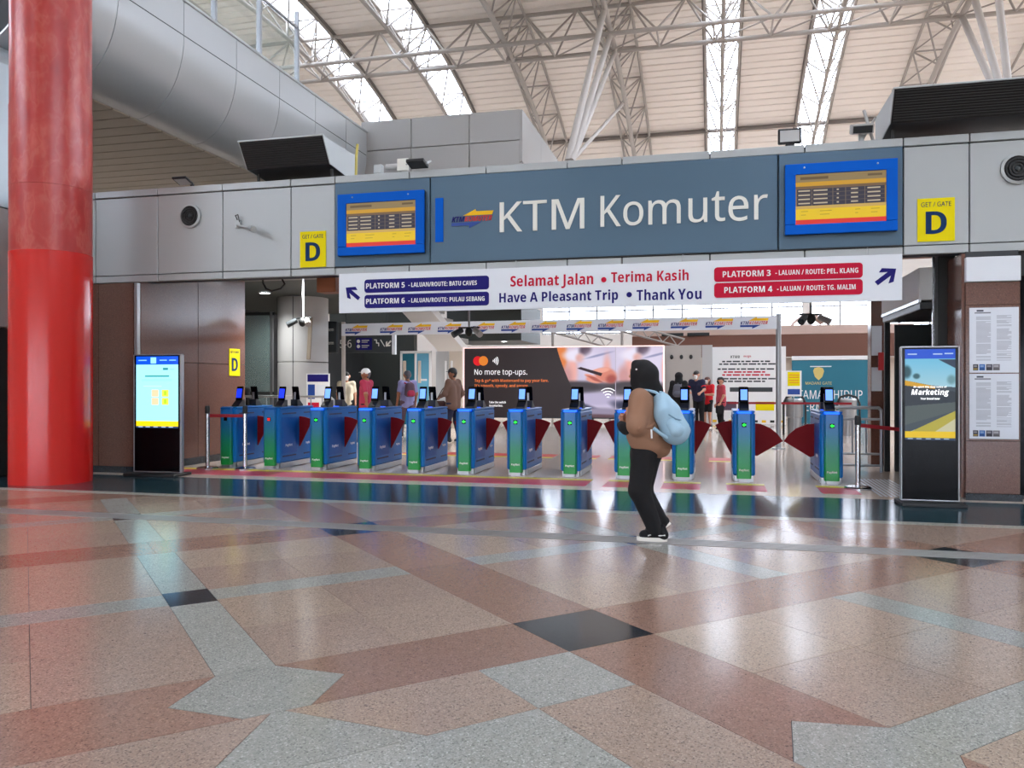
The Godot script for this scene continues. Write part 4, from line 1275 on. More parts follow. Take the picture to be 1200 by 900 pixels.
func build_kiosks() -> void:
	for e in [[Vector3(-8.11, 0, -10.52), 0.82, 1.82, false, "tall black advertising totem with a pale screen by the left granite wall"], [Vector3(2.37, 0, -10.05), 0.61, 1.8, true, "tall black advertising totem with a train picture by the right granite pier"]]:
		var t := thing("advertising_totem", e[4], "totem", e[0], 0, "advertising totems")
		var w: float = e[1]; var h: float = e[2]
		bpart("base_plate", Vector3(0, 0.02, 0.0), Vector3(w + 0.06, 0.04, 0.42), M.black, t, 0.006)
		bpart("case", Vector3(0, 0.04 + (h - 0.04) / 2, -0.04), Vector3(w, h - 0.04, 0.08), M.alu, t, 0.015)
		bpart("front_glass", Vector3(0, 0.055 + (h - 0.07) / 2, 0.002), Vector3(w - 0.03, h - 0.075, 0.01), M.gloss_black, t, 0.002)
		for s in [-1.0, 1.0]: bpart("bezel", Vector3(s * (w / 2 - 0.008), 0.045 + (h - 0.05) / 2, 0.006), Vector3(0.014, h - 0.05, 0.018), M.alu, t, 0.004)
		for y in [0.052, h - 0.012]: bpart("bezel", Vector3(0, y, 0.006), Vector3(w - 0.03, 0.014, 0.018), M.alu, t, 0.004)
		var sh := 1.075 if not e[3] else 1.03
		var sw := w - 0.09
		var pm := picture("totem_picture_right" if e[3] else "totem_picture_left", totem_image(e[3]), 1.5 if not e[3] else 0.8)
		print_on("screen", sw, sh, Vector3(0, h - 0.035 - sh / 2, 0.0085), pm, t)
		if e[3]:
			text("Be apart the new voice of", Vector3(0.0, 1.335, 0.011), 0.34, 0.028, M.reader_white if M.has("reader_white") else glow("reader_white", Color.WHITE, 0.8), t, true, Basis(), "lettering", 0.001, 0.15)
			text("Marketing", Vector3(0.0, 1.27, 0.011), 0.38, 0.085, M.reader_white, t, true, Basis(), "lettering", 0.001, 0.15)
			text("Your brand now", Vector3(0.0, 1.205, 0.011), 0.2, 0.026, M.reader_white, t, true, Basis(), "lettering", 0.001, 0.15)
		var l := AreaLight3D.new()
		l.name = "screen_light"
		t.add_child(l)
		l.position = Vector3(0, h - 0.035 - sh / 2, 0.03)
		l.rotation.y = PI
		l.area_size = Vector2(sw, sh)
		l.light_color = Color(0.75, 0.95, 1.0)
		l.light_energy = 0.05
		l.shadow_enabled = true

# ------------------------------------------------------------------ the paid concourse behind the gates
func billboard_image() -> Image:
	var im := Image.create(560, 200, false, Image.FORMAT_RGB8)
	im.fill(rgb(206, 196, 222))
	# blurred street scene, painted twice: the picture panel and its repeat at the right
	for e in [true, false]:
		var o := 262.0 if e else 420.0
		if not e: im.fill_rect(Rect2i(432, 0, 128, 200), rgb(214, 204, 228))
		if e: ellipse(im, o + 10, 30, 26, 60, rgb(226, 128, 66), 0.35)
		ellipse(im, o + 50, 66, 14, 50, rgb(238, 176, 168), 0.6)
		ellipse(im, o + 34, 84, 16, 30, rgb(206, 150, 150), 0.6)
		ellipse(im, o + 66, 22, 40, 18, rgb(236, 228, 246), 0.4)
		ellipse(im, o + 86, 6, 16, 18, rgb(92, 74, 92), 0.5, 0.5)
		ellipse(im, o + 72, 30, 12, 12, rgb(224, 168, 160), 0.6)
		ellipse(im, o + 112, 50, 34, 36, rgb(222, 212, 236), 0.6)
		ellipse(im, o + 124, 22, 36, 3, rgb(150, 150, 186), 0.6, -0.25)
		ellipse(im, o + 146, 66, 10, 40, rgb(236, 170, 160), 0.7)
		ellipse(im, o + 60, 112, 90, 16, rgb(66, 60, 66), 0.4)
		ellipse(im, o + 60, 128, 60, 12, rgb(84, 78, 88), 0.5)
		ellipse(im, o + 110, 146, 90, 18, rgb(186, 176, 206), 0.35)
		ellipse(im, o + 70, 176, 70, 18, rgb(56, 58, 84), 0.3, 0.25)
		ellipse(im, o + 130, 186, 80, 14, rgb(150, 140, 164), 0.4)
		ellipse(im, o + 110, 200, 110, 10, rgb(98, 72, 80), 0.4)
	im.fill_rect(Rect2i(431, 0, 2, 200), rgb(190, 180, 200))
	# hand with phone
	ellipse(im, 404, 78, 30, 20, rgb(218, 132, 112), 0.25, 0.1)
	ellipse(im, 372, 92, 22, 9, rgb(230, 150, 130), 0.25, 0.2)
	ellipse(im, 390, 66, 26, 7, rgb(238, 166, 146), 0.25, -0.15)
	ellipse(im, 362, 82, 16, 5, rgb(232, 156, 136), 0.25, 0.3)
	ellipse(im, 420, 90, 14, 12, rgb(168, 80, 72), 0.5)
	for k in 4: ellipse(im, 366 + 6 * k, 84 + 4 * k, 15, 1.6, rgb(176, 88, 78), 0.5, 0.25)
	polyfill(im, PackedVector2Array([Vector2(326, 60), Vector2(336, 56), Vector2(396, 74), Vector2(392, 82)]), rgb(46, 26, 34))
	# dark copy panel with its curved edge
	for y in 200:
		var edge := 270.0 + 36.0 * pow(y / 102.0, 1.2)
		im.fill_rect(Rect2i(0, y, mini(316, int(edge)), 1), rgb(48, 40, 42))
	return im

func build_concourse() -> void:
	# low ceiling over the gate line and a darker one further in on the left
	struct("ceiling_low", Vector3(-4.7, 3.55, -12.9), Vector3(15.2, 0.2, 3.6), mat("soffit_dark", rgb(112, 104, 96), 0.35))
	struct("ceiling_inner", Vector3(-10.0, 3.57, -18.35), Vector3(5.4, 0.24, 7.3), M.dark_green)
	struct("wall_inner_side", Vector3(-12.85, 1.75, -21.0), Vector3(0.3, 3.5, 20.0), M.dark)
	struct("wall_inner_end", Vector3(-12.4, 3.2, -28.2), Vector3(3.4, 6.4, 0.3), M.dark_green)
	var n := 0
	for e in [[Vector3(-9.9, 3.445, -16.5), "bright round downlight above the left wall of the passage"], [Vector3(-7.6, 3.445, -14.2), "round downlight left of the white banner"], [Vector3(-8.3, 3.445, -21.0), "round downlight in the dark inner ceiling above the platform sign"], [Vector3(-8.2, 3.09, -31.6), "round downlight in the dark bulkhead above the billboard"]]:
		var t := thing("downlight", e[1], "lamp", e[0], 0, "ceiling downlights")
		part("rim", MB.new().lathe([[0.14, 0.0], [0.14, -0.02], [0.11, -0.02], [0.11, 0.0]], Vector3.ZERO, Basis(), 20).done(), M.white, t)
		part("lamp_disc", MB.new().lathe([[0.11, -0.012], [0.0, -0.012]], Vector3.ZERO, Basis(), 20).done(), M.lamp_white, t)
		var l := SpotLight3D.new()
		l.name = "lamp_beam"
		t.add_child(l)
		l.position = Vector3(0, -0.04, 0)
		l.rotation.x = -PI / 2
		l.spot_angle = 70.0
		l.spot_range = 40.0
		l.light_size = 0.1
		l.light_energy = 7.0 if e[0].x < -9.0 else 18.0
		l.shadow_enabled = true
	# round column with clad drums
	var c := thing("clad_column", "grey clad round column left of the gantry posts", "column", Vector3(-9.7, 0, -17.9))
	part("drum", MB.new().lathe([[0.6, 0.0], [0.6, 1.88], [0.59, 1.885]], Vector3.ZERO, Basis(), 32).done(), M.concrete_light, c)
	part("drum", MB.new().lathe([[0.59, 1.9], [0.6, 1.905], [0.6, 3.45]], Vector3.ZERO, Basis(), 32).done(), M.concrete_light, c)
	bpart("seam_strip", Vector3(0.06, 1.72, 0.59), Vector3(0.016, 3.44, 0.02), M.seam, c)
	bpart("cable_tray", Vector3(0.42, 2.45, 0.46), Vector3(0.09, 1.0, 0.05), mat("tray", rgb(150, 138, 122), 0.7), c, 0.004, Basis(Vector3.BACK, -0.06))
	# notice stand before the column
	var ns := thing("notice_stand", "white notice stand with a navy heading in front of the grey column", "notice stand", Vector3(-8.52, 0, -16.4), 0.1)
	bpart("board", Vector3(0, 1.1, 0), Vector3(0.54, 1.0, 0.03), M.white, ns, 0.004)
	bpart("heading", Vector3(0, 1.5, 0.017), Vector3(0.48, 0.16, 0.004), M.navy, ns)
	bpart("picture_block", Vector3(-0.15, 1.2, 0.017), Vector3(0.16, 0.32, 0.004), M.logo_blue, ns)
	bpart("text_block", Vector3(0.1, 1.2, 0.017), Vector3(0.26, 0.3, 0.004), M.banner, ns)
	bpart("red_block", Vector3(-0.1, 0.86, 0.017), Vector3(0.26, 0.2, 0.004), M.crimson, ns)
	for x in [-0.2, 0.2]:
		rod("leg", Vector3(x, 0.6, 0), Vector3(x, 0.0, 0.0), 0.015, M.steel, ns)
		bpart("foot", Vector3(x, 0.01, 0), Vector3(0.05, 0.02, 0.36), M.steel, ns, 0.003)
	# gantry with a strip of logos
	var g := thing("logo_gantry", "white strip of repeated arrow logos carried on thin posts behind the gates", "gantry", Vector3(-3.7, 0, -17.9))
	rod("post", Vector3(-4.96, 0, -0.06), Vector3(-4.96, 2.86, -0.06), 0.05, M.painted_steel, g)
	rod("post", Vector3(5.02, 0, -0.06), Vector3(5.02, 2.85, -0.06), 0.055, M.steel, g)
	part("post_foot", MB.new().lathe([[0.14, 0.0], [0.14, 0.02], [0.06, 0.03]], Vector3(5.02, 0, -0.06), Basis(), 18).done(), M.steel, g)
	part("post_foot", MB.new().lathe([[0.14, 0.0], [0.14, 0.02], [0.06, 0.03]], Vector3(-4.96, 0, -0.06), Basis(), 18).done(), M.steel, g)
	for e in [[-4.98, -0.35], [-0.345, 4.98]]:
		bpart("strip_board", Vector3((e[0] + e[1]) / 2, 2.67, 0), Vector3(e[1] - e[0], 0.285, 0.03), M.banner, g, 0.003)
	for x in [-8.288, -7.393, -6.687, -5.952, -5.15, -4.423, -3.71, -2.914, -2.21, -1.445, -0.624, 0.109, 0.827]:
		komuter_logo(g, Vector3(x + 3.7, 2.665, 0.016), 0.58, 0.003)
	# dark hanging direction sign
	var p := thing("direction_sign", "dark grey hanging platform direction sign left of the glass doors", "sign", Vector3(-8.78, 2.16, -19.0))
	bpart("board", Vector3(0.25, 0.23, 0), Vector3(1.4, 0.46, 0.08), M.charcoal, p, 0.006)
	bpart("side_board", Vector3(-0.76, 0.4, 0.05), Vector3(0.5, 0.8, 0.08), M.charcoal, p, 0.03)
	bpart("end_plate", Vector3(1.0, 0.3, 0), Vector3(0.09, 0.7, 0.1), M.banner, p, 0.004)
	bpart("number_field", Vector3(0.2, 0.22, 0.042), Vector3(0.44, 0.3, 0.004), M.navy, p)
	text("5-6", Vector3(-0.3, 0.23, 0.045), 0.32, 0.2, M.letter, p, false)
	text("Platform", Vector3(-0.76, 0.6, 0.095), 0.3, 0.09, M.letter, p, false)
	text("Platform", Vector3(-0.76, 0.26, 0.095), 0.3, 0.09, M.letter, p, false)
	for y in [0.16, 0.29]:
		part("dot", MB.new().lathe([[0.0, 0.003], [0.045, 0.003], [0.045, 0.0]], Vector3(0.05, y, 0.045), Basis(Vector3.RIGHT, PI / 2), 14).done(), M.letter, p)
		bpart("caption", Vector3(0.24, y + 0.02, 0.046), Vector3(0.2, 0.025, 0.003), M.concrete_light, p)
		bpart("caption", Vector3(0.22, y - 0.025, 0.046), Vector3(0.16, 0.02, 0.003), M.concrete_light, p)
	arrow(p, Vector3(0.86, 0.22, 0.044), 0.2, deg_to_rad(225), M.letter)
	part("stairs_symbol", MB.new().path([Vector3(0.48, 0.32, 0.044), Vector3(0.54, 0.32, 0.044), Vector3(0.54, 0.24, 0.044), Vector3(0.6, 0.24, 0.044), Vector3(0.6, 0.16, 0.044)], 0.012, 5).done(), M.letter, p)
	part("slope_symbol", MB.new().path([Vector3(0.65, 0.32, 0.044), Vector3(0.76, 0.15, 0.044)], 0.012, 5).done(), M.letter, p)
	for x in [-0.3, 0.8]: rod("hanger", Vector3(x, 0.46, 0), Vector3(x, 1.29, 0), 0.015, M.charcoal, p)
	var wb := part("wooden_box", MB.new().box(Vector3(-5.63, 2.87, -11.22), Vector3(0.31, 0.25, 0.28), 0.01).done(), M.wood, self)
	tag(wb, "small brown wooden box under the ceiling beside the banner end", "box")
	var cab := part("hanging_cable", MB.new().path([Vector3(-6.8, 3.455, -11.2), Vector3(-6.75, 2.93, -11.2), Vector3(-6.7, 2.84, -11.2), Vector3(-6.6, 2.8, -11.2), Vector3(-6.45, 2.83, -11.2), Vector3(-6.38, 2.9, -11.2), Vector3(-6.42, 2.97, -11.2), Vector3(-6.45, 3.455, -11.2)], 0.014, 6).done(), M.black, self)
	tag(cab, "black cable looping under the grey panels beside the wooden box", "cable")
	# stairs that come down behind the sign: white soffit, dark flank
	var st := thing("staircase", "white underside of a staircase slanting down behind the logo strip", "stairs", Vector3(-10.0, 0, -29))
	var turn := Transform3D(Basis(Vector3(0, 0, 1), Vector3.UP, Vector3(1, 0, 0)), Vector3.ZERO)
	part("soffit_slab", MB.new().prism(PackedVector2Array([Vector2(5.0, 4.95), Vector2(5.0, 4.67), Vector2(-9.6, 0.0), Vector2(-9.6, 0.3)]), -0.55, 0.55, turn).done(), M.white, st)
	for k in 15:
		bpart("step", Vector3(0, 4.92 - 0.31 * k, 4.5 - 0.97 * k), Vector3(1.08, 0.18, 0.95), M.concrete, st)
	# dark bulkhead to its right
	struct("ceiling_far", Vector3(-8.95, 3.85, -33.0), Vector3(3.1, 1.5, 3.6), M.dark_green)
	# glass doors in white frames
	var dr := thing("glass_doors", "white framed glass doors with blue-green posters beside the billboard", "doors", Vector3(-9.1, 0, -24.0))
	for x in [-0.48, 0.0, 0.48]: bpart("stile", Vector3(x, 1.2, 0), Vector3(0.07, 2.4, 0.07), M.white, dr, 0.006)
	for y in [0.05, 2.37]: bpart("rail", Vector3(0, y, 0), Vector3(1.03, 0.08, 0.07), M.white, dr, 0.006)
	bpart("poster_pane", Vector3(-0.24, 1.22, 0.0), Vector3(0.41, 2.24, 0.02), M.teal, dr)
	bpart("poster_pane", Vector3(0.24, 1.22, 0.0), Vector3(0.41, 2.24, 0.02), mat("poster_sky", rgb(110, 180, 210), 0.4), dr)
	bpart("poster_caption", Vector3(-0.12, 1.45, 0.012), Vector3(0.2, 0.06, 0.006), M.white, dr)
	bpart("poster_caption", Vector3(0.24, 1.5, 0.012), Vector3(0.26, 0.06, 0.006), M.white, dr)
	for x in [-0.36, 0.14]: bpart("door_handle", Vector3(x, 1.75, 0.05), Vector3(0.1, 0.7, 0.04), M.cream, dr, 0.01)
	var pn := thing("panel_door", "beige panel doors with tall steel handles left of the billboard", "doors", Vector3(-8.1, 0, -24.3))
	bpart("leaf", Vector3(-0.22, 1.2, 0), Vector3(0.42, 2.4, 0.06), M.concrete_light, pn, 0.006)
	bpart("leaf", Vector3(0.22, 1.2, 0), Vector3(0.42, 2.4, 0.06), M.cream, pn, 0.006)
	for x in [-0.1, 0.1]: bpart("door_handle", Vector3(x, 1.75, 0.05), Vector3(0.06, 0.7, 0.04), M.white, pn, 0.01)
	# the lit billboard
	var b := thing("lit_billboard", "wide lit billboard with a dark panel and a hand holding a phone", "billboard", Vector3(-5.22, 0, -28.0))
	bpart("case", Vector3(0, 1.42, -0.1), Vector3(7.14, 2.52, 0.18), M.charcoal, b, 0.01)
	for x in [-3.2, -1.1, 1.1, 3.2]: bpart("leg", Vector3(x, 0.08, -0.1), Vector3(0.1, 0.17, 0.14), M.charcoal, b)
	print_on("picture", 7.08, 2.44, Vector3(0, 1.425, -0.005), picture("billboard_picture", billboard_image(), 1.0), b)
	for x in [-3.56, 3.56]: bpart("light_edge", Vector3(x, 1.42, -0.04), Vector3(0.05, 2.5, 0.1), M.edge_light if M.has("edge_light") else glow("edge_light", Color(1.0, 0.86, 0.84), 0.9), b, 0.004)
	bpart("light_edge", Vector3(0, 2.67, -0.04), Vector3(7.14, 0.04, 0.1), M.edge_light, b, 0.004)
	var rot := Basis(Vector3.RIGHT, PI / 2)
	part("circle_mark", MB.new().lathe([[0.0, 0.004], [0.17, 0.004], [0.17, 0.0]], Vector3(-3.03, 2.2, 0), rot, 28).done(), glow("mark_red", rgb(226, 30, 40), 0.5), b)
	part("circle_mark", MB.new().lathe([[0.0, 0.007], [0.17, 0.007], [0.17, 0.0]], Vector3(-2.82, 2.2, 0), rot, 28).done(), glow("mark_orange", rgb(240, 140, 50), 0.5), b)
	for k in 4:
		var arc := []
		for i in 7:
			var a := deg_to_rad(-38.0 + 76.0 * i / 6.0)
			arc.append(Vector3(-2.5 + (0.05 + 0.06 * k) * cos(a), 2.2 + (0.05 + 0.06 * k) * sin(a), 0.005))
		part("wave_mark", MB.new().path(arc, 0.016, 5).done(), M.white_glow if M.has("white_glow") else glow("white_glow", Color(1, 1, 1), 0.6), b)
		var arc2 := []
		for i in 7:
			var a := deg_to_rad(50.0 + 80.0 * i / 6.0)
			arc2.append(Vector3(1.66 + (0.06 + 0.1 * k) * cos(a), 0.86 + (0.06 + 0.1 * k) * sin(a), 0.005))
		part("wave_mark", MB.new().path(arc2, 0.016, 5).done(), M.white_glow, b)
	text("No more top-ups.", Vector3(-2.18, 1.77, 0.004), 1.95, 0.26, M.white_glow, b, false, Basis(), "lettering", 0.004)
	var org := glow("copy_orange", rgb(226, 120, 60), 0.5)
	text("Tap & go* with Mastercard to pay your fare.", Vector3(-1.79, 1.48, 0.004), 2.72, 0.14, org, b, true, Basis(), "lettering", 0.004)
	text("It's smooth, speedy, and secure.", Vector3(-2.15, 1.3, 0.004), 2.0, 0.14, org, b, true, Basis(), "lettering", 0.004)
	text("Take the switch", Vector3(-2.3, 0.72, 0.004), 0.62, 0.085, M.white_glow, b, true, Basis(), "lettering", 0.004)
	text("to contactless.", Vector3(-2.35, 0.6, 0.004), 0.5, 0.085, M.white_glow, b, true, Basis(), "lettering", 0.004)
	var bl := AreaLight3D.new()
	bl.name = "billboard_light"
	b.add_child(bl)
	bl.position = Vector3(0, 1.42, 0.03)
	bl.rotation.y = PI
	bl.area_size = Vector2(7.0, 2.4)
	bl.light_energy = 0.2
	bl.shadow_enabled = true
	# service machinery above the billboard: sloping lattice and pipes
	for e in [[-4.9, "white sloping lattice girder above the middle of the billboard"], [-2.25, "white sloping lattice girder above the right end of the billboard"]]:
		var la := thing("lattice_girder", e[1], "girder", Vector3(e[0], 2.75, -30.5))
		for y in [0.0, 0.32]: rod("chord", Vector3(-1.2, y + 0.62, 0), Vector3(1.2, y - 0.05, 0), 0.035, M.painted_steel, la)
		for k in 9: rod("brace", Vector3(-1.2 + 0.266 * k, 0.62 - 0.0744 * k + (0.32 if k % 2 else 0.0), 0), Vector3(-1.2 + 0.266 * (k + 1), 0.62 - 0.0744 * (k + 1) + (0.0 if k % 2 else 0.32), 0), 0.02, M.painted_steel, la)
		rod("post", Vector3(-1.1, -2.75, 0), Vector3(-1.1, 0.6, 0), 0.05, M.painted_steel, la)
		rod("post", Vector3(1.1, -2.75, 0), Vector3(1.1, 0.0, 0), 0.05, M.painted_steel, la)
	# posts and cameras hanging under the ceiling
	for e in [[Vector3(-4.35, 2.1, -14.2), 0.0, "pair of dome cameras hanging under the banner left of the windows"], [Vector3(1.55, 2.22, -14.2), 0.4, "pair of dark cameras hanging under the right end of the banner"], [Vector3(-7.75, 2.35, -14.3), -0.2, "cluster of dark cameras hanging in front of the grey column"]]:
		var cc := thing("hanging_cameras", e[2], "camera", e[0], e[1], "cameras hanging from the low ceiling")
		rod("stem", Vector3(0, 0.3, 0), Vector3(0, 3.45 - e[0].y, 0), 0.02, M.concrete_light, cc)
		bpart("cross_arm", Vector3(0, 0.3, 0), Vector3(0.4, 0.03, 0.04), M.dark, cc, 0.005)
		for s in [-1.0, 1.0]:
			part("camera_body", MB.new().tube(Vector3(s * 0.12, 0.26, 0.04), Vector3(s * 0.26, 0.16, 0.16), 0.05, 0.06, 12).done(), M.charcoal if s < 0 else M.grey_panel, cc)
		part("dome", MB.new().ball(Vector3(0, 0.22, 0.02), Vector3(0.07, 0.09, 0.07), 12, 8).done(), M.dark, cc)
	# far partitions: grey panel, white hoarding with a notice, teal hoarding
	var gp := thing("grey_partition", "beige-grey partition with small dark fixtures right of the billboard", "partition", Vector3(-0.87, 0, -28.5))
	for e in [[-0.8, 0.45], [0.46, 0.82]]: bpart("panel", Vector3((e[0] + e[1]) / 2, 1.35, 0), Vector3(e[1] - e[0] - 0.01, 2.7, 0.08), M.grey_panel if e[0] < 0 else M.concrete_light, gp, 0.004)
	for x in [-0.55, -0.22, 0.1]: part("fixture", MB.new().ball(Vector3(x, 2.3, 0.05), Vector3(0.06, 0.08, 0.04), 10, 6).done(), M.dark, gp)
	var hb := thing("notice_hoarding", "white hoarding with black and red printed notice lines", "hoarding", Vector3(1.12, 0, -28.8))
	bpart("panel", Vector3(0, 1.32, 0), Vector3(2.46, 2.64, 0.08), M.white, hb, 0.006)
	text("KTMB", Vector3(-0.42, 2.3, 0.041), 0.3, 0.09, M.dark, hb)
	text("mrgo", Vector3(-0.02, 2.3, 0.041), 0.24, 0.08, M.crimson, hb)
	for e in [[2.14, 1.5, 0], [2.05, 1.7, 0], [1.88, 1.8, 0], [1.78, 1.4, 1], [1.68, 1.5, 1], [1.55, 1.7, 0], [1.46, 1.4, 0]]:
		var k := 0
		var x: float = -e[1] / 2
		while x < e[1] / 2:
			var w := 0.1 + 0.07 * ((k * 7) % 3)
			bpart("word", Vector3(x + w / 2 - 0.1, e[0], 0.042), Vector3(w, 0.05, 0.004), M.crimson if e[2] else M.charcoal, hb)
			x += w + 0.04; k += 1
	bpart("word_band", Vector3(0.1, 1.18, 0.042), Vector3(1.4, 0.15, 0.006), M.charcoal, hb, 0.002)
	bpart("yellow_notice", Vector3(0.55, 0.62, 0.043), Vector3(0.6, 0.3, 0.006), M.yellow, hb)
	bpart("blue_notice", Vector3(-0.6, 0.62, 0.043), Vector3(0.44, 0.3, 0.006), M.fabric_plum, hb)
	for k in 9: bpart("hazard_stripe", Vector3(-1.1 + 0.27 * k, 0.1, 0.043), Vector3(0.14, 0.08, 0.006), M.dark if k % 2 else M.gold, hb)
	var th := thing("teal_hoarding", "teal hoarding with a gold crest and white lettering at the far right", "hoarding", Vector3(4.1, 0, -30.0))
	bpart("panel", Vector3(0, 1.1, 0), Vector3(2.9, 2.2, 0.08), M.teal, th, 0.006)
	bpart("top_panel", Vector3(0, 2.28, 0), Vector3(2.9, 0.13, 0.09), M.white, th, 0.004)
	part("crest", MB.new().prism(PackedVector2Array([Vector2(-0.18, 0.1), Vector2(-0.14, 0.2), Vector2(0, 0.24), Vector2(0.14, 0.2), Vector2(0.18, 0.1), Vector2(0.12, -0.1), Vector2(0, -0.22), Vector2(-0.12, -0.1)]), 0.04, 0.055, Transform3D(Basis(), Vector3(-0.57, 1.72, 0))).done(), mat("crest_gold", rgb(214, 190, 110), 0.4), th)
	text("MADANI GATE", Vector3(-0.57, 1.4, 0.042), 0.86, 0.1, M.crest_gold, th, false)
	text("TAMAN HIDUP", Vector3(-0.2, 1.0, 0.042), 2.1, 0.3, M.white, th, false)
	text("TERMINAL", Vector3(-0.45, 0.58, 0.042), 1.55, 0.3, M.white, th, false)
	bpart("caption", Vector3(-0.5, 1.98, 0.042), Vector3(0.7, 0.035, 0.004), M.banner, th)
	# brown bulkhead and pale soffit in front of the far windows
	var bk := struct("wall_bulkhead", Vector3(2.0, 2.85, -33.0), Vector3(10.4, 0.85, 0.4), M.brown)
	bpart("soffit_roof", Vector3(2.0, 3.45, -34.0), Vector3(10.4, 0.35, 2.4), M.pink_soffit, bk, 0.02)
	for x in [-1.6, -0.6]: bpart("grille_slot", Vector3(x, 3.33, -32.76), Vector3(0.85, 0.12, 0.06), M.dark, bk)
	struct("wall_under_bulkhead", Vector3(2.0, 1.2, -33.5), Vector3(10.4, 2.4, 0.3), M.cream)
	var du := thing("curved_duct", "pale curved duct hood above the brown bulkhead", "duct", Vector3(3.5, 3.6, -33.4))
	var hood := PackedVector2Array()
	for i in 9: hood.append(Vector2(-0.55 + 1.1 * i / 8.0, 0.5 * sin(PI * (0.1 + 0.75 * i / 8.0))))
	for i in 9: hood.append(Vector2(0.55 - 1.1 * i / 8.0, 0.5 * sin(PI * (0.1 + 0.75 * (8 - i) / 8.0)) - 0.14))
	part("hood", MB.new().prism(hood, -0.5, 0.5).done(), M.pink_soffit, du)
	# yellow sign on a post, steel turnstile drum
	var ys := thing("yellow_notice_stand", "yellow and white notice on a thin stand before the teal hoarding", "notice stand", Vector3(1.99, 0, -22.0))
	bpart("board", Vector3(0, 1.38, 0), Vector3(0.38, 0.66, 0.02), M.white, ys, 0.004)
	bpart("yellow_block", Vector3(0, 1.5, 0.012), Vector3(0.3, 0.36, 0.004), M.yellow, ys)
	bpart("blue_block", Vector3(0, 1.17, 0.012), Vector3(0.3, 0.14, 0.004), M.logo_blue, ys)
	for y in [1.6, 1.54, 1.46, 1.4]: bpart("line", Vector3(0, y, 0.015), Vector3(0.24, 0.018, 0.003), M.orange, ys)
	rod("post", Vector3(0, 0.02, -0.02), Vector3(0, 1.1, -0.02), 0.02, M.steel, ys)
	part("foot", MB.new().lathe([[0.16, 0.0], [0.16, 0.02], [0.03, 0.03]], Vector3(0, 0, -0.02), Basis(), 16).done(), M.steel, ys)
	for e in [[2.1, "steel turnstile drum under the yellow notice"], [3.45, "steel turnstile drum before the teal lettering"]]:
		var tn := thing("steel_drum_gate", e[1], "turnstile", Vector3(e[0], 0, -23.0), 0, "steel drum turnstiles")
		part("hoop", MB.new().path([Vector3(-0.28, 0, 0), Vector3(-0.28, 0.85, 0), Vector3(-0.2, 1.02, 0), Vector3(0, 1.08, 0), Vector3(0.2, 1.02, 0), Vector3(0.28, 0.85, 0), Vector3(0.28, 0, 0)], 0.03, 8).done(), M.dark, tn)
		part("drum", MB.new().lathe([[0.0, 0.98], [0.2, 0.98], [0.22, 0.94], [0.22, 0.5], [0.18, 0.46], [0.18, 0.0]], Vector3.ZERO, Basis(), 20).done(), M.steel, tn)
	# pinkish pillar with papers at the right side of the passage
	var pp := struct("wall_pillar", Vector3(2.68, 1.72, -14.9), Vector3(0.22, 3.44, 0.3), M.brown_stone)
	for e in [[2.1, 0.5], [1.45, 0.4]]: bpart("paper_sheet", Vector3(2.66, e[0], -14.746), Vector3(0.16, e[1], 0.006), M.paper, pp)
	bpart("red_box", Vector3(2.74, 1.75, -14.72), Vector3(0.12, 0.3, 0.06), M.tape_red, pp, 0.006)
	# dark shop unit behind the right totem
	var sh := thing("shop_booth", "dark booth with a pale sloping canopy behind the right totem", "booth", Vector3(2.95, 0, -12.9))
	bpart("back_panel", Vector3(0.25, 1.15, -0.9), Vector3(0.9, 2.3, 0.06), M.dark_green, sh)
	bpart("side_panel", Vector3(0.55, 1.15, 0.2), Vector3(0.06, 2.3, 2.2), M.charcoal, sh)
	bpart("corner_post", Vector3(-0.1, 1.5, 1.55), Vector3(0.2, 3.0, 0.2), M.dark, sh, 0.01)
	bpart("corner_post", Vector3(-0.32, 1.2, -0.85), Vector3(0.08, 2.4, 0.08), M.dark, sh, 0.006)
	bpart("chrome_strip", Vector3(-0.22, 1.5, 1.5), Vector3(0.03, 3.0, 0.03), M.chrome, sh)
	bpart("roof_slab", Vector3(0.1, 2.38, 0.3), Vector3(0.95, 0.1, 2.4), M.black, sh, 0.01)
	bpart("canopy", Vector3(0.1, 2.66, 0.3), Vector3(0.98, 0.42, 2.4), M.white, sh, 0.01)
	bpart("canopy_edge", Vector3(-0.38, 2.44, 0.3), Vector3(0.03, 0.04, 2.4), M.alu, sh)
	bpart("counter", Vector3(0.2, 0.5, -0.3), Vector3(0.6, 1.0, 0.9), M.dark, sh, 0.01)
	struct("ceiling_booth", Vector3(3.3, 3.55, -12.9), Vector3(0.8, 0.2, 3.6), M.brown)
	# glazed partition at the far left
	var gl := thing("glazed_partition", "dark framed glazed partition left of the grey column", "partition", Vector3(-11.1, 0, -17.4))
	for x in [-0.9, 0.0, 0.85]: bpart("mullion", Vector3(x, 1.55, 0), Vector3(0.07, 3.1, 0.07), M.steel, gl, 0.005)
	for y in [0.05, 1.15, 3.05]: bpart("rail", Vector3(0, y, 0), Vector3(1.82, 0.07, 0.06), M.dark, gl)
	for x in [-0.45, 0.43]:
		bpart("pane", Vector3(x, 2.1, 0), Vector3(0.8, 1.84, 0.012), M.glass_green, gl)
		bpart("pane", Vector3(x, 0.6, 0), Vector3(0.8, 1.04, 0.012), M.glass_green, gl)
	bpart("yellow_sticker", Vector3(-0.5, 1.5, 0.02), Vector3(0.3, 0.8, 0.01), M.yellow, gl)

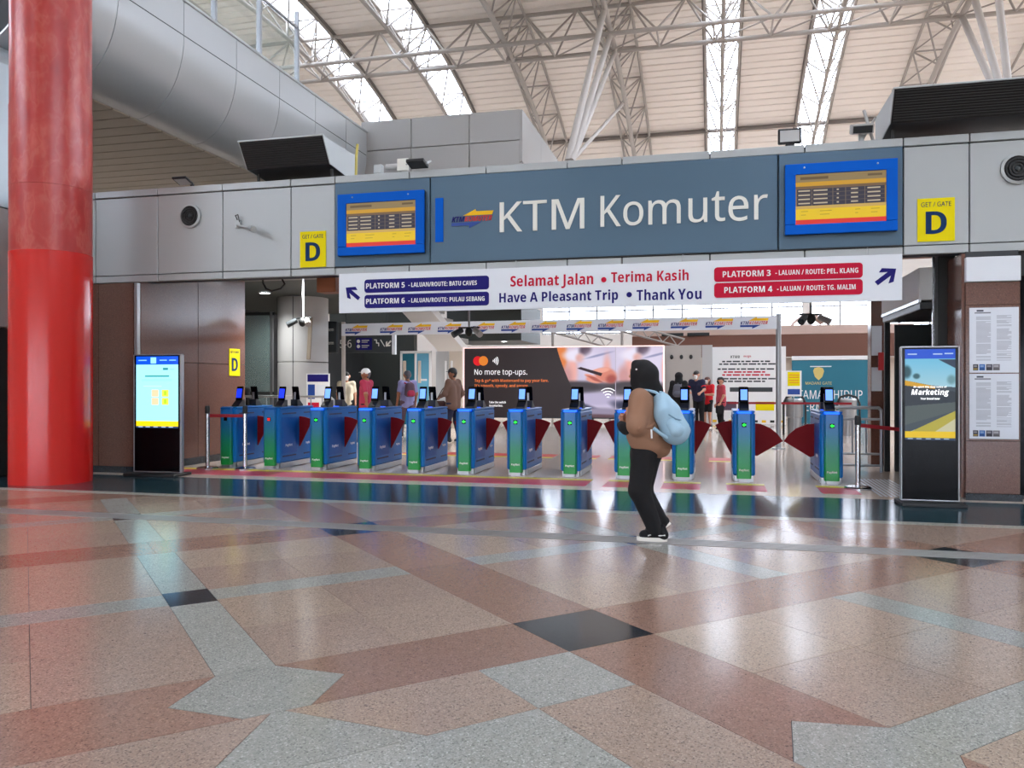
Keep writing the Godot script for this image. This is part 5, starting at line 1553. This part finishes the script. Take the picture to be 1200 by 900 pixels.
# ------------------------------------------------------------------ belts, posts and rails
func belt_post(called: String, label: String, at: Vector3, h := 0.96) -> Node3D:
	var t := thing(called, label, "belt post", at, 0, "chrome belt posts")
	part("foot", MB.new().lathe([[0.0, 0.0], [0.17, 0.0], [0.17, 0.02], [0.15, 0.035], [0.04, 0.05]], Vector3.ZERO, Basis(), 24).done(), M.chrome, t)
	part("post", MB.new().tube(Vector3(0, 0.04, 0), Vector3(0, h, 0), 0.033, 0.033, 16).done(), M.chrome, t)
	part("head", MB.new().lathe([[0.0, h + 0.06], [0.036, h + 0.055], [0.04, h + 0.03], [0.04, h - 0.06], [0.033, h - 0.065]], Vector3.ZERO, Basis(), 16).done(), M.dark, t)
	return t

func belt(label: String, a: Vector3, b: Vector3) -> void:
	var d := b - a
	var o := part("barrier_belt", MB.new().box(Vector3.ZERO, Vector3(d.length(), 0.05, 0.004), 0.0).done(), M.belt, self)
	o.transform = Transform3D(Basis(d.normalized(), Vector3.UP, d.normalized().cross(Vector3.UP)), (a + b) / 2)
	tag(o, label, "belt", "barrier belts")

func build_barriers() -> void:
	belt_post("belt_post", "chrome belt post in front of the leftmost gate, nearer the wall", Vector3(-7.93, 0, -11.5))
	belt_post("belt_post", "chrome belt post between the two leftmost gates", Vector3(-7.28, 0, -11.55))
	belt("red belt between the two chrome posts at the leftmost gate", Vector3(-7.89, 0.86, -11.503), Vector3(-7.32, 0.86, -11.547))
	belt_post("belt_post", "chrome belt post standing right of the rightmost gate", Vector3(1.82, 0, -11.35), 0.9)
	belt("red belt from the right chrome post to the dark booth", Vector3(1.855, 0.83, -11.375), Vector3(2.75, 0.72, -12.0))
	belt_post("belt_post", "dark belt post far behind the wide lane", Vector3(0.62, 0, -19.5))
	belt("long red belt stretched behind the wide lane", Vector3(0.3, 0.93, -19.5), Vector3(3.0, 0.93, -19.5))
	var r := thing("steel_railing", "steel tube railing behind the rightmost gate", "railing", Vector3(2.1, 0, -13.6))
	part("frame", MB.new().path([Vector3(-0.42, 0.12, 0), Vector3(-0.42, 0.96, 0), Vector3(-0.38, 1.0, 0), Vector3(0.38, 1.0, 0), Vector3(0.42, 0.96, 0), Vector3(0.42, 0.0, 0)], 0.025, 8).done(), M.steel, r)
	rod("foot", Vector3(-0.42, 0.0, 0), Vector3(-0.42, 0.14, 0), 0.025, M.steel, r)
	for y in [0.82, 0.28, 0.1]: rod("rail", Vector3(-0.42, y, 0), Vector3(0.42, y, 0), 0.018, M.steel, r)
	for x in [-0.2, 0.0, 0.2]: rod("bar", Vector3(x, 0.28, 0), Vector3(x, 0.82, 0), 0.014, M.steel, r)
	var r2 := thing("steel_railing", "low steel hoop railing behind the two leftmost gates", "railing", Vector3(-8.35, 0, -14.6))
	part("frame", MB.new().path([Vector3(-1.1, 0, 0), Vector3(-1.1, 1.05, 0), Vector3(-1.02, 1.12, 0), Vector3(1.02, 1.12, 0), Vector3(1.1, 1.05, 0), Vector3(1.1, 0, 0)], 0.024, 8).done(), M.steel, r2)
	for k in 8: rod("bar", Vector3(-0.86 + 0.245 * k, 0.15, 0), Vector3(-0.86 + 0.245 * k, 1.12, 0), 0.012, M.steel, r2)
	rod("rail", Vector3(-1.1, 0.15, 0), Vector3(1.1, 0.15, 0), 0.016, M.steel, r2)
	bpart("white_sheet", Vector3(0.05, 0.95, 0.03), Vector3(0.3, 0.4, 0.005), M.white, r2)

# ------------------------------------------------------------------ people
func hand_bones(w: Vector3, d: Vector3, side: Vector3, s := 1.0) -> Array:
	# palm, four fingers of unequal length with one bend, thumb from the side of the palm
	var up := side.cross(d).normalized()
	var b := [[w, w + d * 0.03 * s, 0.026 * s, 0.028 * s]]
	for i in 3:
		var o := side * (0.02 * (i - 1)) * s
		b.append([w + d * 0.03 * s + o, w + d * 0.085 * s + o, 0.019 * s, 0.016 * s])
	var ls := [0.062, 0.072, 0.068, 0.052]
	for i in 4:
		var o := side * ((i - 1.5) * 0.0205) * s
		var k: Vector3 = w + d * 0.088 * s + o
		var m: Vector3 = k + (d * 0.9 + up * -0.25).normalized() * ls[i] * 0.55 * s
		b.append([k, m, 0.0095 * s, 0.009 * s])
		b.append([m, m + (d * 0.7 + up * -0.7).normalized() * ls[i] * 0.5 * s, 0.009 * s, 0.0078 * s])
	var t := w + d * 0.03 * s + side * 0.026 * s
	var t2 := t + (d * 0.7 + side * 0.7).normalized() * 0.04 * s
	b.append([t, t2, 0.013 * s, 0.011 * s])
	b.append([t2, t2 + (d * 0.95 + side * 0.2 - up * 0.2).normalized() * 0.032 * s, 0.0105 * s, 0.009 * s])
	return b

func head_into(mb: MB, c: Vector3, f: Vector3, s := 1.0, cell := 0.009) -> void:
	# skull, jaw, nose, brow, lips, ears and neck; c is the skull centre, f the way it looks
	var l := Vector3.UP.cross(f).normalized()
	var u := Vector3.UP
	var B := [[c - f * 0.012 * s, c + f * 0.012 * s, 0.094 * s, 0.09 * s],
		[c + f * 0.03 * s - u * 0.055 * s, c + f * 0.052 * s - u * 0.085 * s, 0.058 * s, 0.038 * s],
		[c + f * 0.094 * s + u * 0.0 * s, c + f * 0.112 * s - u * 0.03 * s, 0.011 * s, 0.015 * s],
		[c + f * 0.083 * s - u * 0.064 * s + l * 0.018 * s, c + f * 0.083 * s - u * 0.064 * s - l * 0.018 * s, 0.011 * s, 0.011 * s],
		[c + f * 0.084 * s + u * 0.026 * s + l * 0.035 * s, c + f * 0.084 * s + u * 0.026 * s - l * 0.035 * s, 0.012 * s, 0.012 * s],
		[c - u * 0.08 * s - f * 0.01 * s, c - u * 0.2 * s - f * 0.025 * s, 0.052 * s, 0.058 * s]]
	for q in [-1.0, 1.0]:
		B.append([c + l * q * 0.094 * s + u * 0.012 * s - f * 0.005 * s, c + l * q * 0.09 * s - u * 0.03 * s, 0.018 * s, 0.014 * s])
	mb.blob(B, cell, 0.02 * s)

func eyes_of(c: Vector3, f: Vector3, s := 1.0) -> ArrayMesh:
	var l := Vector3.UP.cross(f).normalized()
	var mb := MB.new()
	for q in [-1.0, 1.0]: mb.ball(c + f * 0.084 * s + l * q * 0.034 * s + Vector3.UP * 0.004 * s, Vector3.ONE * 0.012 * s, 8, 6)
	return mb.done()

func shoe(parent: Node3D, at: Vector3, f: Vector3, pitch: float, upper: Material, sole: Material, stripe := false) -> void:
	# at: ground point under the ankle; f: way of the toe; pitch lifts the heel about the toe
	var n := Node3D.new()
	n.name = "shoe"
	parent.add_child(n, true)
	var toe := at + f * 0.15
	var yaw := atan2(f.x, f.z)
	var b := Basis(Vector3.UP, yaw) * Basis(Vector3.RIGHT, pitch)
	n.transform = Transform3D(b, toe - b * Vector3(0, 0, 0.15))
	var prof := PackedVector2Array()
	for i in 24:
		var a := TAU * i / 24.0
		var z := cos(a) * 0.132 + 0.045
		var w := 0.046 - 0.008 * cos(a + 0.4) * 0.5 + 0.004 * cos(2 * a)
		prof.append(Vector2(sin(a) * w, z))
	part("sole", MB.new().prism(prof, 0.0, 0.034, Transform3D(Basis(Vector3.RIGHT, Vector3(0, 0, 1), Vector3.UP), Vector3.ZERO)).done(), sole, n)
	part("upper", MB.new().blob([[Vector3(0, 0.05, -0.05), Vector3(0, 0.05, 0.12), 0.04, 0.036], [Vector3(0, 0.06, -0.05), Vector3(0, 0.11, -0.035), 0.042, 0.042], [Vector3(0, 0.07, 0.02), Vector3(0, 0.055, 0.1), 0.035, 0.034]], 0.008, 0.03).done(), upper, n)
	if stripe:
		for s in [-1.0, 1.0]: part("side_stripe", MB.new().path([Vector3(s * 0.044, 0.06, -0.07), Vector3(s * 0.044, 0.055, -0.02), Vector3(s * 0.042, 0.072, 0.02), Vector3(s * 0.04, 0.05, 0.08)], 0.006, 5).done(), M.white, n)
		part("laces", MB.new().path([Vector3(-0.02, 0.1, 0.03), Vector3(0.02, 0.095, 0.045), Vector3(-0.02, 0.09, 0.058), Vector3(0.02, 0.085, 0.072)], 0.005, 5).done(), M.white, n)

func passer(label: String, at: Vector3, yaw: float, h: float, o: Dictionary) -> Node3D:
	var t := thing("person", label, "person", at, yaw)
	var s := h / 1.7
	var inner := Node3D.new()
	var skin: Material = o.get("skin", M.skin_brown)
	var step: float = o.get("step", 0.0)
	var lean: Vector3 = o.get("lean", Vector3.ZERO)
	var J := {}
	for q in [1, -1]:
		J["hip%d" % q] = Vector3(q * 0.085, 0.9, 0)
		J["knee%d" % q] = Vector3(q * 0.09, 0.49, 0.03 + q * step * 0.5)
		J["ank%d" % q] = Vector3(q * 0.09, 0.09, -0.02 + q * step)
		J["sh%d" % q] = Vector3(q * 0.175, 1.395, 0) + lean
		var ar: Array = o.get("armL" if q > 0 else "armR", [Vector3(q * 0.235, 1.12, -0.03), Vector3(q * 0.24, 0.87, 0.06)])
		J["el%d" % q] = ar[0] + lean * 0.9
		J["wr%d" % q] = ar[1] + lean * 0.8
	for k in J: J[k] = J[k] * s
	var hc := (Vector3(0, 1.6, 0.02) + lean * 1.15) * s
	var hf: Vector3 = o.get("look", Vector3(0, 0, 1))
	var neck := (Vector3(0, 1.42, -0.005) + lean) * s
	# the body is one figure: trunk, limbs, head and hands
	var mb := MB.new()
	var B := [[Vector3(0, 0.92, 0) * s, Vector3(0, 1.3, 0) * s + lean * 0.9, 0.085 * s, 0.08 * s], [Vector3(0, 1.3, 0) * s + lean * 0.9, neck, 0.08 * s, 0.052 * s]]
	for q in [1, -1]:
		B.append([J["hip%d" % q], J["knee%d" % q], 0.08 * s, 0.055 * s])
		B.append([J["knee%d" % q], J["ank%d" % q], 0.055 * s, 0.036 * s])
		B.append([neck - Vector3(0, 0.04, 0), J["sh%d" % q], 0.06 * s, 0.055 * s])
		B.append([J["sh%d" % q], J["el%d" % q], 0.05 * s, 0.042 * s])
		B.append([J["el%d" % q], J["wr%d" % q], 0.041 * s, 0.027 * s])
	mb.blob(B, 0.018, 0.04)
	for q in [1, -1]:
		var d: Vector3 = (J["wr%d" % q] - J["el%d" % q]).normalized()
		var side := d.cross(Vector3.UP if absf(d.y) < 0.8 else Vector3.RIGHT).normalized()
		if absf(d.y) >= 0.8: side = Vector3(0, 0, 1)
		mb.blob(hand_bones(J["wr%d" % q], d, side, s), 0.0065, 0.012)
	head_into(mb, hc, hf, s, 0.01)
	part("body", mb.done(), skin, t)
	part("eyes", eyes_of(hc, hf, s), M.hair, t)
	# shirt
	var sh := MB.new()
	var ch := Vector3(0, 1.27, 0) * s + lean * 0.85
	var wide: float = o.get("wide", 1.0)
	var SB := []
	for q in [1, -1]:
		SB.append([ch + Vector3(q * 0.085 * wide * s, 0, 0), Vector3(q * 0.065 * wide, 1.02, 0) * s + lean * 0.4, 0.118 * s, 0.112 * wide * s])
		SB.append([Vector3(q * 0.065 * wide, 1.02, 0) * s + lean * 0.4, Vector3(q * 0.065 * wide, 0.87, 0) * s, 0.112 * wide * s, 0.122 * wide * s])
		SB.append([neck - Vector3(0, 0.05 * s, 0), J["sh%d" % q], 0.075 * s, 0.07 * s])
		var e: Vector3 = J["sh%d" % q].lerp(J["el%d" % q], 1.0 if o.get("long", false) else 0.75)
		SB.append([J["sh%d" % q], e, 0.07 * s, 0.06 * s])
		if o.get("long", false): SB.append([J["el%d" % q], J["el%d" % q].lerp(J["wr%d" % q], 0.92), 0.058 * s, 0.042 * s])
	part("shirt", sh.blob(SB, 0.016, 0.045).done(), o.shirt, t)
	if o.has("band"):
		var bb := []
		for q in [1, -1]: bb.append([ch + Vector3(-0.12 * s, 0.02, 0.0), ch + Vector3(0.12 * s, 0.02, 0.0), 0.124 * s, 0.124 * s])
		var sm := MB.new()
		for q in [1, -1]:
			var m: Vector3 = J["sh%d" % q].lerp(J["el%d" % q], 0.55)
			sm.tube(m, J["sh%d" % q].lerp(J["el%d" % q], 0.68), 0.071 * s, 0.069 * s, 14)
		part("sleeve_band", sm.done(), o.band, t)
	# trousers or shorts
	var TB := []
	var low: float = o.get("leg", 1.0)
	for q in [1, -1]:
		TB.append([Vector3(q * 0.06, 0.93, 0) * s, J["hip%d" % q], 0.108 * wide * s, 0.11 * wide * s])
		if low > 0.5:
			TB.append([J["hip%d" % q], J["knee%d" % q], 0.1 * s, 0.074 * s])
			TB.append([J["knee%d" % q], J["knee%d" % q].lerp(J["ank%d" % q], 0.96), 0.073 * s, 0.06 * s])
		else:
			TB.append([J["hip%d" % q], J["hip%d" % q].lerp(J["knee%d" % q], 0.75), 0.1 * s, 0.088 * s])
	part("shorts" if low < 0.5 else "trousers", MB.new().blob(TB, 0.016, 0.03).done(), o.trousers, t)
	for q in [1, -1]:
		var a: Vector3 = J["ank%d" % q]
		shoe(t, Vector3(a.x, 0, a.z), Vector3(0, 0, 1), 0.0, o.get("shoes", M.dark), M.rubber if o.get("pale_sole", true) else M.dark)
	# hair, cap, mask
	var back := -hf
	var HB := [[hc + Vector3(0, 0.03 * s, 0) + back * 0.02 * s, hc + Vector3(0, 0.035 * s, 0) + hf * 0.03 * s, 0.092 * s, 0.08 * s], [hc + back * 0.045 * s, hc + back * 0.045 * s - Vector3(0, 0.05 * s, 0), 0.075 * s, 0.055 * s]]
	if o.get("hair", "") == "long":
		for q in [-1.0, 1.0]: HB.append([hc + Vector3(q * 0.07 * s, 0.0, -0.02), hc + Vector3(q * 0.085 * s, -0.2 * s, 0.0), 0.045 * s, 0.035 * s])
		HB.append([hc + back * 0.06 * s, hc + back * 0.07 * s - Vector3(0, 0.2 * s, 0), 0.075 * s, 0.06 * s])
	if o.get("hair", "") == "scarf":
		HB = [[hc, hc - Vector3(0, 0.08 * s, 0), 0.115 * s, 0.1 * s], [hc - Vector3(0, 0.08 * s, 0), hc - Vector3(0, 0.26 * s, 0.0), 0.1 * s, 0.16 * s]]
	if o.has("cap"):
		var cm := MB.new().blob([[hc + Vector3(0, 0.035 * s, 0) + back * 0.012 * s, hc + Vector3(0, 0.035 * s, 0) + hf * 0.012 * s, 0.1 * s, 0.098 * s]], 0.01, 0.02)
		part("hair", MB.new().blob([HB[1]], 0.01, 0.02).done(), o.get("hairmat", M.hair), t)
		var cap := part("cap", cm.done(), o.cap, t)
		var br := PackedVector2Array()
		for i in 11:
			var a := PI * i / 10.0
			br.append(Vector2(cos(a) * 0.075 * s, sin(a) * 0.085 * s))
		var l := Vector3.UP.cross(hf)
		part("brim", MB.new().prism(br, 0.0, 0.008, Transform3D(Basis(l, hf, Vector3.UP), hc + Vector3(0, 0.035 * s, 0) + hf * 0.085 * s)).done(), o.cap, cap)
	else:
		part("headscarf" if o.get("hair", "") == "scarf" else "hair", MB.new().blob(HB, 0.01, 0.025).done(), o.get("hairmat", M.hair), t)
	if o.get("mask", false):
		part("face_mask", MB.new().blob([[hc + hf * 0.062 * s - Vector3(0, 0.03 * s, 0), hc + hf * 0.058 * s - Vector3(0, 0.075 * s, 0), 0.06 * s, 0.046 * s]], 0.009, 0.02).done(), o.get("maskmat", M.white), t)
	inner.free()
	return t

func backpack(label: String, at: Vector3, yaw: float, m: Material, s := 1.0, dark: Material = null) -> void:
	# origin at the base of the pack, +z is the outer face
	var t := thing("backpack", label, "backpack", at, yaw)
	part("sack", MB.new().blob([[Vector3(-0.06, 0.12, 0) * s, Vector3(-0.05, 0.34, -0.01) * s, 0.1 * s, 0.085 * s], [Vector3(0.06, 0.12, 0) * s, Vector3(0.05, 0.34, -0.01) * s, 0.1 * s, 0.085 * s]], 0.014, 0.06).done(), m, t)
	part("pocket", MB.new().blob([[Vector3(-0.05, 0.11, 0.07) * s, Vector3(0.05, 0.11, 0.07) * s, 0.07 * s, 0.07 * s], [Vector3(-0.04, 0.17, 0.05) * s, Vector3(0.04, 0.17, 0.05) * s, 0.06 * s, 0.06 * s]], 0.014, 0.04).done(), dark if dark else m, t)
	for q in [-1.0, 1.0]:
		part("strap", MB.new().path([Vector3(q * 0.08, 0.38, -0.06) * s, Vector3(q * 0.1, 0.43, -0.16) * s, Vector3(q * 0.12, 0.36, -0.28) * s, Vector3(q * 0.13, 0.16, -0.28) * s, Vector3(q * 0.12, 0.08, -0.12) * s], 0.018 * s, 7).done(), dark if dark else m, t)
	part("grab_loop", MB.new().path([Vector3(-0.03, 0.42, -0.04) * s, Vector3(-0.02, 0.46, -0.04) * s, Vector3(0.02, 0.46, -0.04) * s, Vector3(0.03, 0.42, -0.04) * s], 0.008 * s, 6).done(), m, t)

const WS := 0.00748
func wp(u: float, v: float, z: float) -> Vector3:
	# the walking woman's own axes: x to her side seen from the hall, y up, z towards the hall
	return Vector3((u - 760.0) * WS, (633.0 - v) * WS, z)

func build_people() -> void:
	walking_woman()
	passer("person in a maroon shirt and white cap walking left behind the gates", Vector3(-7.72, 0, -17.2), -PI / 2 - 0.05, 1.7, {"shirt": M.fabric_maroon, "trousers": M.fabric_black, "cap": M.white, "step": 0.14, "wide": 1.12, "armL": [Vector3(0.27, 1.14, -0.12), Vector3(0.2, 0.96, -0.1)], "armR": [Vector3(-0.24, 1.14, 0.02), Vector3(-0.22, 0.9, 0.16)], "hairmat": M.fabric_grey})
	passer("person in a lilac shirt and plum trousers with a backpack walking away", Vector3(-7.62, 0, -19.5), PI + 0.75, 1.7, {"shirt": M.fabric_lilac, "trousers": M.fabric_plum, "step": 0.24, "hairmat": M.fabric_grey, "armL": [Vector3(0.25, 1.13, -0.02), Vector3(0.24, 0.88, 0.12)]})
	backpack("plum backpack worn by the person in the lilac shirt", Vector3(-7.49, 1.02, -19.34), 0.75, M.fabric_plum, 0.9, M.fabric_maroon)
	passer("person in a taupe shirt and dark cap standing before the billboard edge", Vector3(-5.9, 0, -18.0), PI + 1.25, 1.72, {"shirt": M.fabric_taupe, "trousers": M.fabric_navy, "cap": M.dark, "step": 0.1, "long": true, "wide": 1.1, "armL": [Vector3(0.25, 1.13, 0.06), Vector3(0.12, 1.06, 0.28)], "armR": [Vector3(-0.27, 1.14, -0.06), Vector3(-0.24, 0.92, 0.1)]})
	var bag := thing("shoulder_bag", "dark shoulder bag held by the person in the taupe shirt", "bag", Vector3(-6.2, 0.78, -17.95), 0.5)
	part("pouch", MB.new().box(Vector3(0, 0.1, 0), Vector3(0.26, 0.2, 0.1), 0.04).done(), mat("bag_brown", rgb(70, 38, 32), 0.6), bag)
	part("strap", MB.new().path([Vector3(-0.1, 0.2, 0), Vector3(0.05, 0.46, -0.02), Vector3(0.2, 0.62, -0.05)], 0.012, 6).done(), M.bag_brown, bag)
	passer("person in a pale top and white face mask behind the gantry post", Vector3(-9.75, 0, -20.4), 0.5, 1.68, {"shirt": M.fabric_cream, "trousers": M.fabric_black, "mask": true, "skin": M.skin})
	passer("person in dark clothes behind the leftmost gate", Vector3(-9.95, 0, -15.6), PI, 1.5, {"shirt": M.fabric_black, "trousers": M.fabric_black, "long": true})
	passer("person in a black headscarf seen from behind, facing the group in red", Vector3(-0.98, 0, -23.6), PI - 0.1, 1.7, {"shirt": M.fabric_black, "trousers": M.fabric_black, "hair": "scarf", "hairmat": M.fabric_black, "long": true, "wide": 1.3})
	backpack("grey backpack worn by the person in the black headscarf", Vector3(-1.0, 0.98, -23.38), -0.1, M.fabric_grey, 0.9)
	passer("person in a navy shirt with red and white bands leaning towards the others", Vector3(-0.45, 0, -25.6), -0.35, 1.78, {"shirt": M.fabric_navy, "band": M.fabric_red, "trousers": M.fabric_black, "mask": true, "skin": M.skin, "lean": Vector3(-0.03, -0.02, 0.1), "armL": [Vector3(0.26, 1.16, 0.1), Vector3(0.24, 1.08, 0.34)], "armR": [Vector3(-0.25, 1.14, 0.08), Vector3(-0.12, 1.1, 0.3)], "look": Vector3(0.1, -0.25, 0.95).normalized()})
	passer("person in a red shirt and white mask with long brown hair and shorts", Vector3(-0.2, 0, -26.0), -0.45, 1.58, {"shirt": M.fabric_red, "trousers": M.fabric_black, "leg": 0.3, "mask": true, "skin": M.skin, "hair": "long", "hairmat": M.hair_brown, "armL": [Vector3(0.24, 1.12, 0.1), Vector3(-0.02, 1.12, 0.28)], "armR": [Vector3(-0.25, 1.12, 0.06), Vector3(-0.1, 1.14, 0.26)]})
	passer("person in a rose-red shirt and dark trousers in profile at the white hoarding", Vector3(0.2, 0, -24.6), -1.25, 1.56, {"shirt": M.fabric_rose, "trousers": M.fabric_black, "mask": true, "maskmat": M.fabric_black, "skin": M.skin, "wide": 1.12, "armL": [Vector3(0.25, 1.12, 0.0), Vector3(0.25, 0.88, 0.12)]})
	var hb := thing("handbag", "black handbag carried between the two people in red", "bag", Vector3(0.16, 0.5, -24.36), 0.3)
	part("pouch", MB.new().box(Vector3(0, 0.13, 0), Vector3(0.24, 0.26, 0.1), 0.04).done(), M.fabric_black, hb)
	part("strap", MB.new().path([Vector3(-0.09, 0.25, 0), Vector3(-0.05, 0.34, 0), Vector3(0.05, 0.34, 0), Vector3(0.09, 0.25, 0)], 0.01, 6).done(), M.fabric_black, hb)

func walking_woman() -> void:
	var t := thing("person", "woman in a black headscarf, brown jacket and black trousers walking in the hall", "person", Vector3(-0.56, 0, -7.19), deg_to_rad(14))
	var f := Vector3(-0.8, 0, -0.6)
	var l := Vector3(-0.6, 0, 0.8)
	var hc := wp(752, 437, 0.0)
	var sk: Material = M.skin
	var shL := wp(747, 467, 0.13); var elL := wp(742, 497, 0.2); var wrL := wp(738, 490, 0.12)
	var shR := wp(766, 467, -0.13); var elR := wp(748, 496, -0.24); var wrR := wp(741, 493, -0.16)
	var hipL := wp(753, 531, 0.06); var knL := wp(748, 573, 0.08); var anL := wp(768, 621, 0.06)
	var hipR := wp(763, 531, -0.06); var knR := wp(753, 575, -0.03); var anR := wp(776, 612, -0.04)
	var body := MB.new()
	body.blob([[wp(758, 527, 0), wp(757, 480, 0), 0.11, 0.11], [wp(757, 480, 0), wp(756, 460, 0), 0.1, 0.055],
		[wp(757, 468, 0), shL, 0.06, 0.055], [wp(757, 468, 0), shR, 0.06, 0.055],
		[shL, elL, 0.048, 0.04], [elL, wrL, 0.038, 0.026], [shR, elR, 0.048, 0.04], [elR, wrR, 0.038, 0.026],
		[hipL, knL, 0.08, 0.056], [knL, anL, 0.054, 0.036], [hipR, knR, 0.08, 0.056], [knR, anR, 0.054, 0.036]], 0.014, 0.035)
	body.blob(hand_bones(wrL, (wrL - elL).normalized(), Vector3.UP, 0.95), 0.004, 0.01)
	body.blob(hand_bones(wrR, (wrR - elR).normalized(), Vector3.UP, 0.95), 0.004, 0.01)
	head_into(body, hc, f, 0.98, 0.005)
	part("body", body.done(), sk, t)
	part("eyes", eyes_of(hc, f, 0.98), M.hair, t)
	# headscarf: round the skull, gathered at the neck, falling over the shoulders
	var c0 := hc - f * 0.02
	part("headscarf", MB.new().blob([[c0 + Vector3(0, 0.008, 0), c0 - f * 0.03 - Vector3(0, 0.01, 0), 0.112, 0.108],
		[c0 - Vector3(0, 0.06, 0), wp(756, 458, 0), 0.1, 0.1],
		[wp(756, 456, 0.03), wp(748, 462, 0.1), 0.075, 0.05],
		[wp(761, 452, 0.0), wp(768, 458, 0.02), 0.09, 0.07],
		[wp(757, 456, -0.03), wp(765, 463, -0.1), 0.075, 0.05],
		[hc + Vector3(0, 0.085, 0) + f * 0.05 + l * 0.03, hc + Vector3(0, 0.085, 0) + f * 0.05 - l * 0.03, 0.022, 0.022],
		[hc - Vector3(0, 0.09, 0) + f * 0.055 + l * 0.02, hc - Vector3(0, 0.09, 0) + f * 0.055 - l * 0.02, 0.03, 0.03]], 0.008, 0.05).done(), M.fabric_black, t)
	part("scarf_pin", MB.new().ball(hc + wp(751.5, 636, 0) * Vector3(1, 0, 0) + Vector3(-0.0, 0.03, 0.118), Vector3.ONE * 0.008, 8, 6).done(), M.white, t)
	# loose jacket with wide sleeves
	var J := [[wp(751, 482, 0.06), wp(753, 508, 0.06), 0.125, 0.135], [wp(762, 482, -0.05), wp(765, 508, -0.05), 0.125, 0.135],
		[wp(753, 508, 0.05), wp(757, 517, 0.05), 0.135, 0.128], [wp(765, 508, -0.04), wp(769, 521, -0.02), 0.135, 0.118],
		[wp(750, 517, 0.08), wp(775, 525, 0.05), 0.075, 0.07], [wp(752, 518, -0.08), wp(772, 524, -0.08), 0.07, 0.07],
		[wp(757, 470, 0), shL, 0.085, 0.08], [wp(757, 470, 0), shR, 0.085, 0.08],
		[shL, elL, 0.08, 0.078], [elL, elL.lerp(wrL, 0.85), 0.072, 0.048],
		[shR, elR, 0.08, 0.075], [elR, elR.lerp(wrR, 0.85), 0.07, 0.048],
		[wp(748, 512, 0.1), wp(766, 520, 0.12), 0.055, 0.05]]
	part("jacket", MB.new().blob(J, 0.0105, 0.055).done(), M.fabric_brown, t)
	# folds at the elbow and across the side, as rolled cloth
	part("jacket_fold", MB.new().blob([[wp(743, 500, 0.27), wp(757, 499, 0.2), 0.022, 0.016], [wp(757, 499, 0.2), wp(764, 495, 0.16), 0.018, 0.012], [wp(745, 509, 0.19), wp(760, 514, 0.19), 0.016, 0.012]], 0.007, 0.02).done(), M.fabric_brown, t)
	part("trousers", MB.new().blob([[wp(757, 524, 0.05), hipL, 0.115, 0.112], [wp(762, 524, -0.05), hipR, 0.11, 0.108],
		[hipL, knL, 0.108, 0.094], [knL, anL + Vector3(-0.01, 0.01, 0), 0.092, 0.066],
		[hipR, knR, 0.106, 0.09], [knR, anR, 0.088, 0.064]], 0.0105, 0.03).done(), M.fabric_black, t)
	shoe(t, Vector3(wp(769, 633, 0.06).x, 0.004, 0.06), Vector3(-0.98, 0, -0.2), 0.0, M.fabric_black, M.rubber, true)
	shoe(t, Vector3(wp(782, 633, -0.04).x, 0.0, -0.04), Vector3(-0.98, 0, -0.2), 0.62, M.fabric_black, M.rubber, true)
	# pale blue backpack on her back
	var r := Basis(Vector3.UP, deg_to_rad(14))
	var o := Vector3(-0.56, 0, -7.19)
	var bp := thing("backpack", "pale blue backpack on the back of the woman in the brown jacket", "backpack", o, deg_to_rad(14))
	part("sack", MB.new().blob([[wp(774, 470, 0.12), wp(778, 482, 0.16), 0.075, 0.1], [wp(778, 484, 0.16), wp(787, 503, 0.17), 0.105, 0.125], [wp(778, 486, 0.05), wp(788, 503, 0.04), 0.1, 0.115], [wp(770, 470, 0.02), wp(780, 486, 0.02), 0.07, 0.09]], 0.0105, 0.06).done(), M.fabric_sky, bp)
	part("pocket", MB.new().blob([[wp(785, 502, 0.27), wp(797, 503, 0.16), 0.062, 0.06], [wp(781, 494, 0.25), wp(792, 493, 0.16), 0.05, 0.05]], 0.009, 0.04).done(), M.fabric_sky, bp)
	part("pocket_zip", MB.new().path([wp(776, 484, 0.3), wp(784, 489, 0.3), wp(792, 491, 0.25), wp(799, 495, 0.17)], 0.006, 6).done(), mat("zip_blue", rgb(110, 142, 162), 0.7), bp)
	part("strap", MB.new().path([wp(774, 465, 0.1), wp(766, 459.5, 0.1), wp(757, 457, 0.11), wp(749, 457, 0.13), wp(742, 462, 0.16)], 0.013, 8).done(), M.fabric_sky, bp)
	part("strap", MB.new().path([wp(776, 511, 0.24), wp(768, 506, 0.26), wp(760, 500, 0.27)], 0.016, 8).done(), M.fabric_sky, bp)
	part("strap_tail", MB.new().path([wp(757, 501, 0.285), wp(757.5, 511, 0.285)], 0.008, 6).done(), M.white, bp)
	part("grab_loop", MB.new().path([wp(768, 463, 0.06), wp(771, 459, 0.08), wp(776, 460, 0.09), wp(777, 465, 0.1)], 0.01, 6).done(), M.fabric_sky, bp)
	# black pouch at her hands
	var po := part("black_pouch", MB.new().blob([[wp(730, 500, 0.04), wp(737, 503, 0.08), 0.045, 0.05], [wp(728, 498, 0.0), wp(733, 504, 0.03), 0.035, 0.04]], 0.008, 0.03).done(), M.fabric_black, self)
	po.transform = Transform3D(r, o)
	tag(po, "small black pouch held at the waist by the woman in the brown jacket", "pouch")
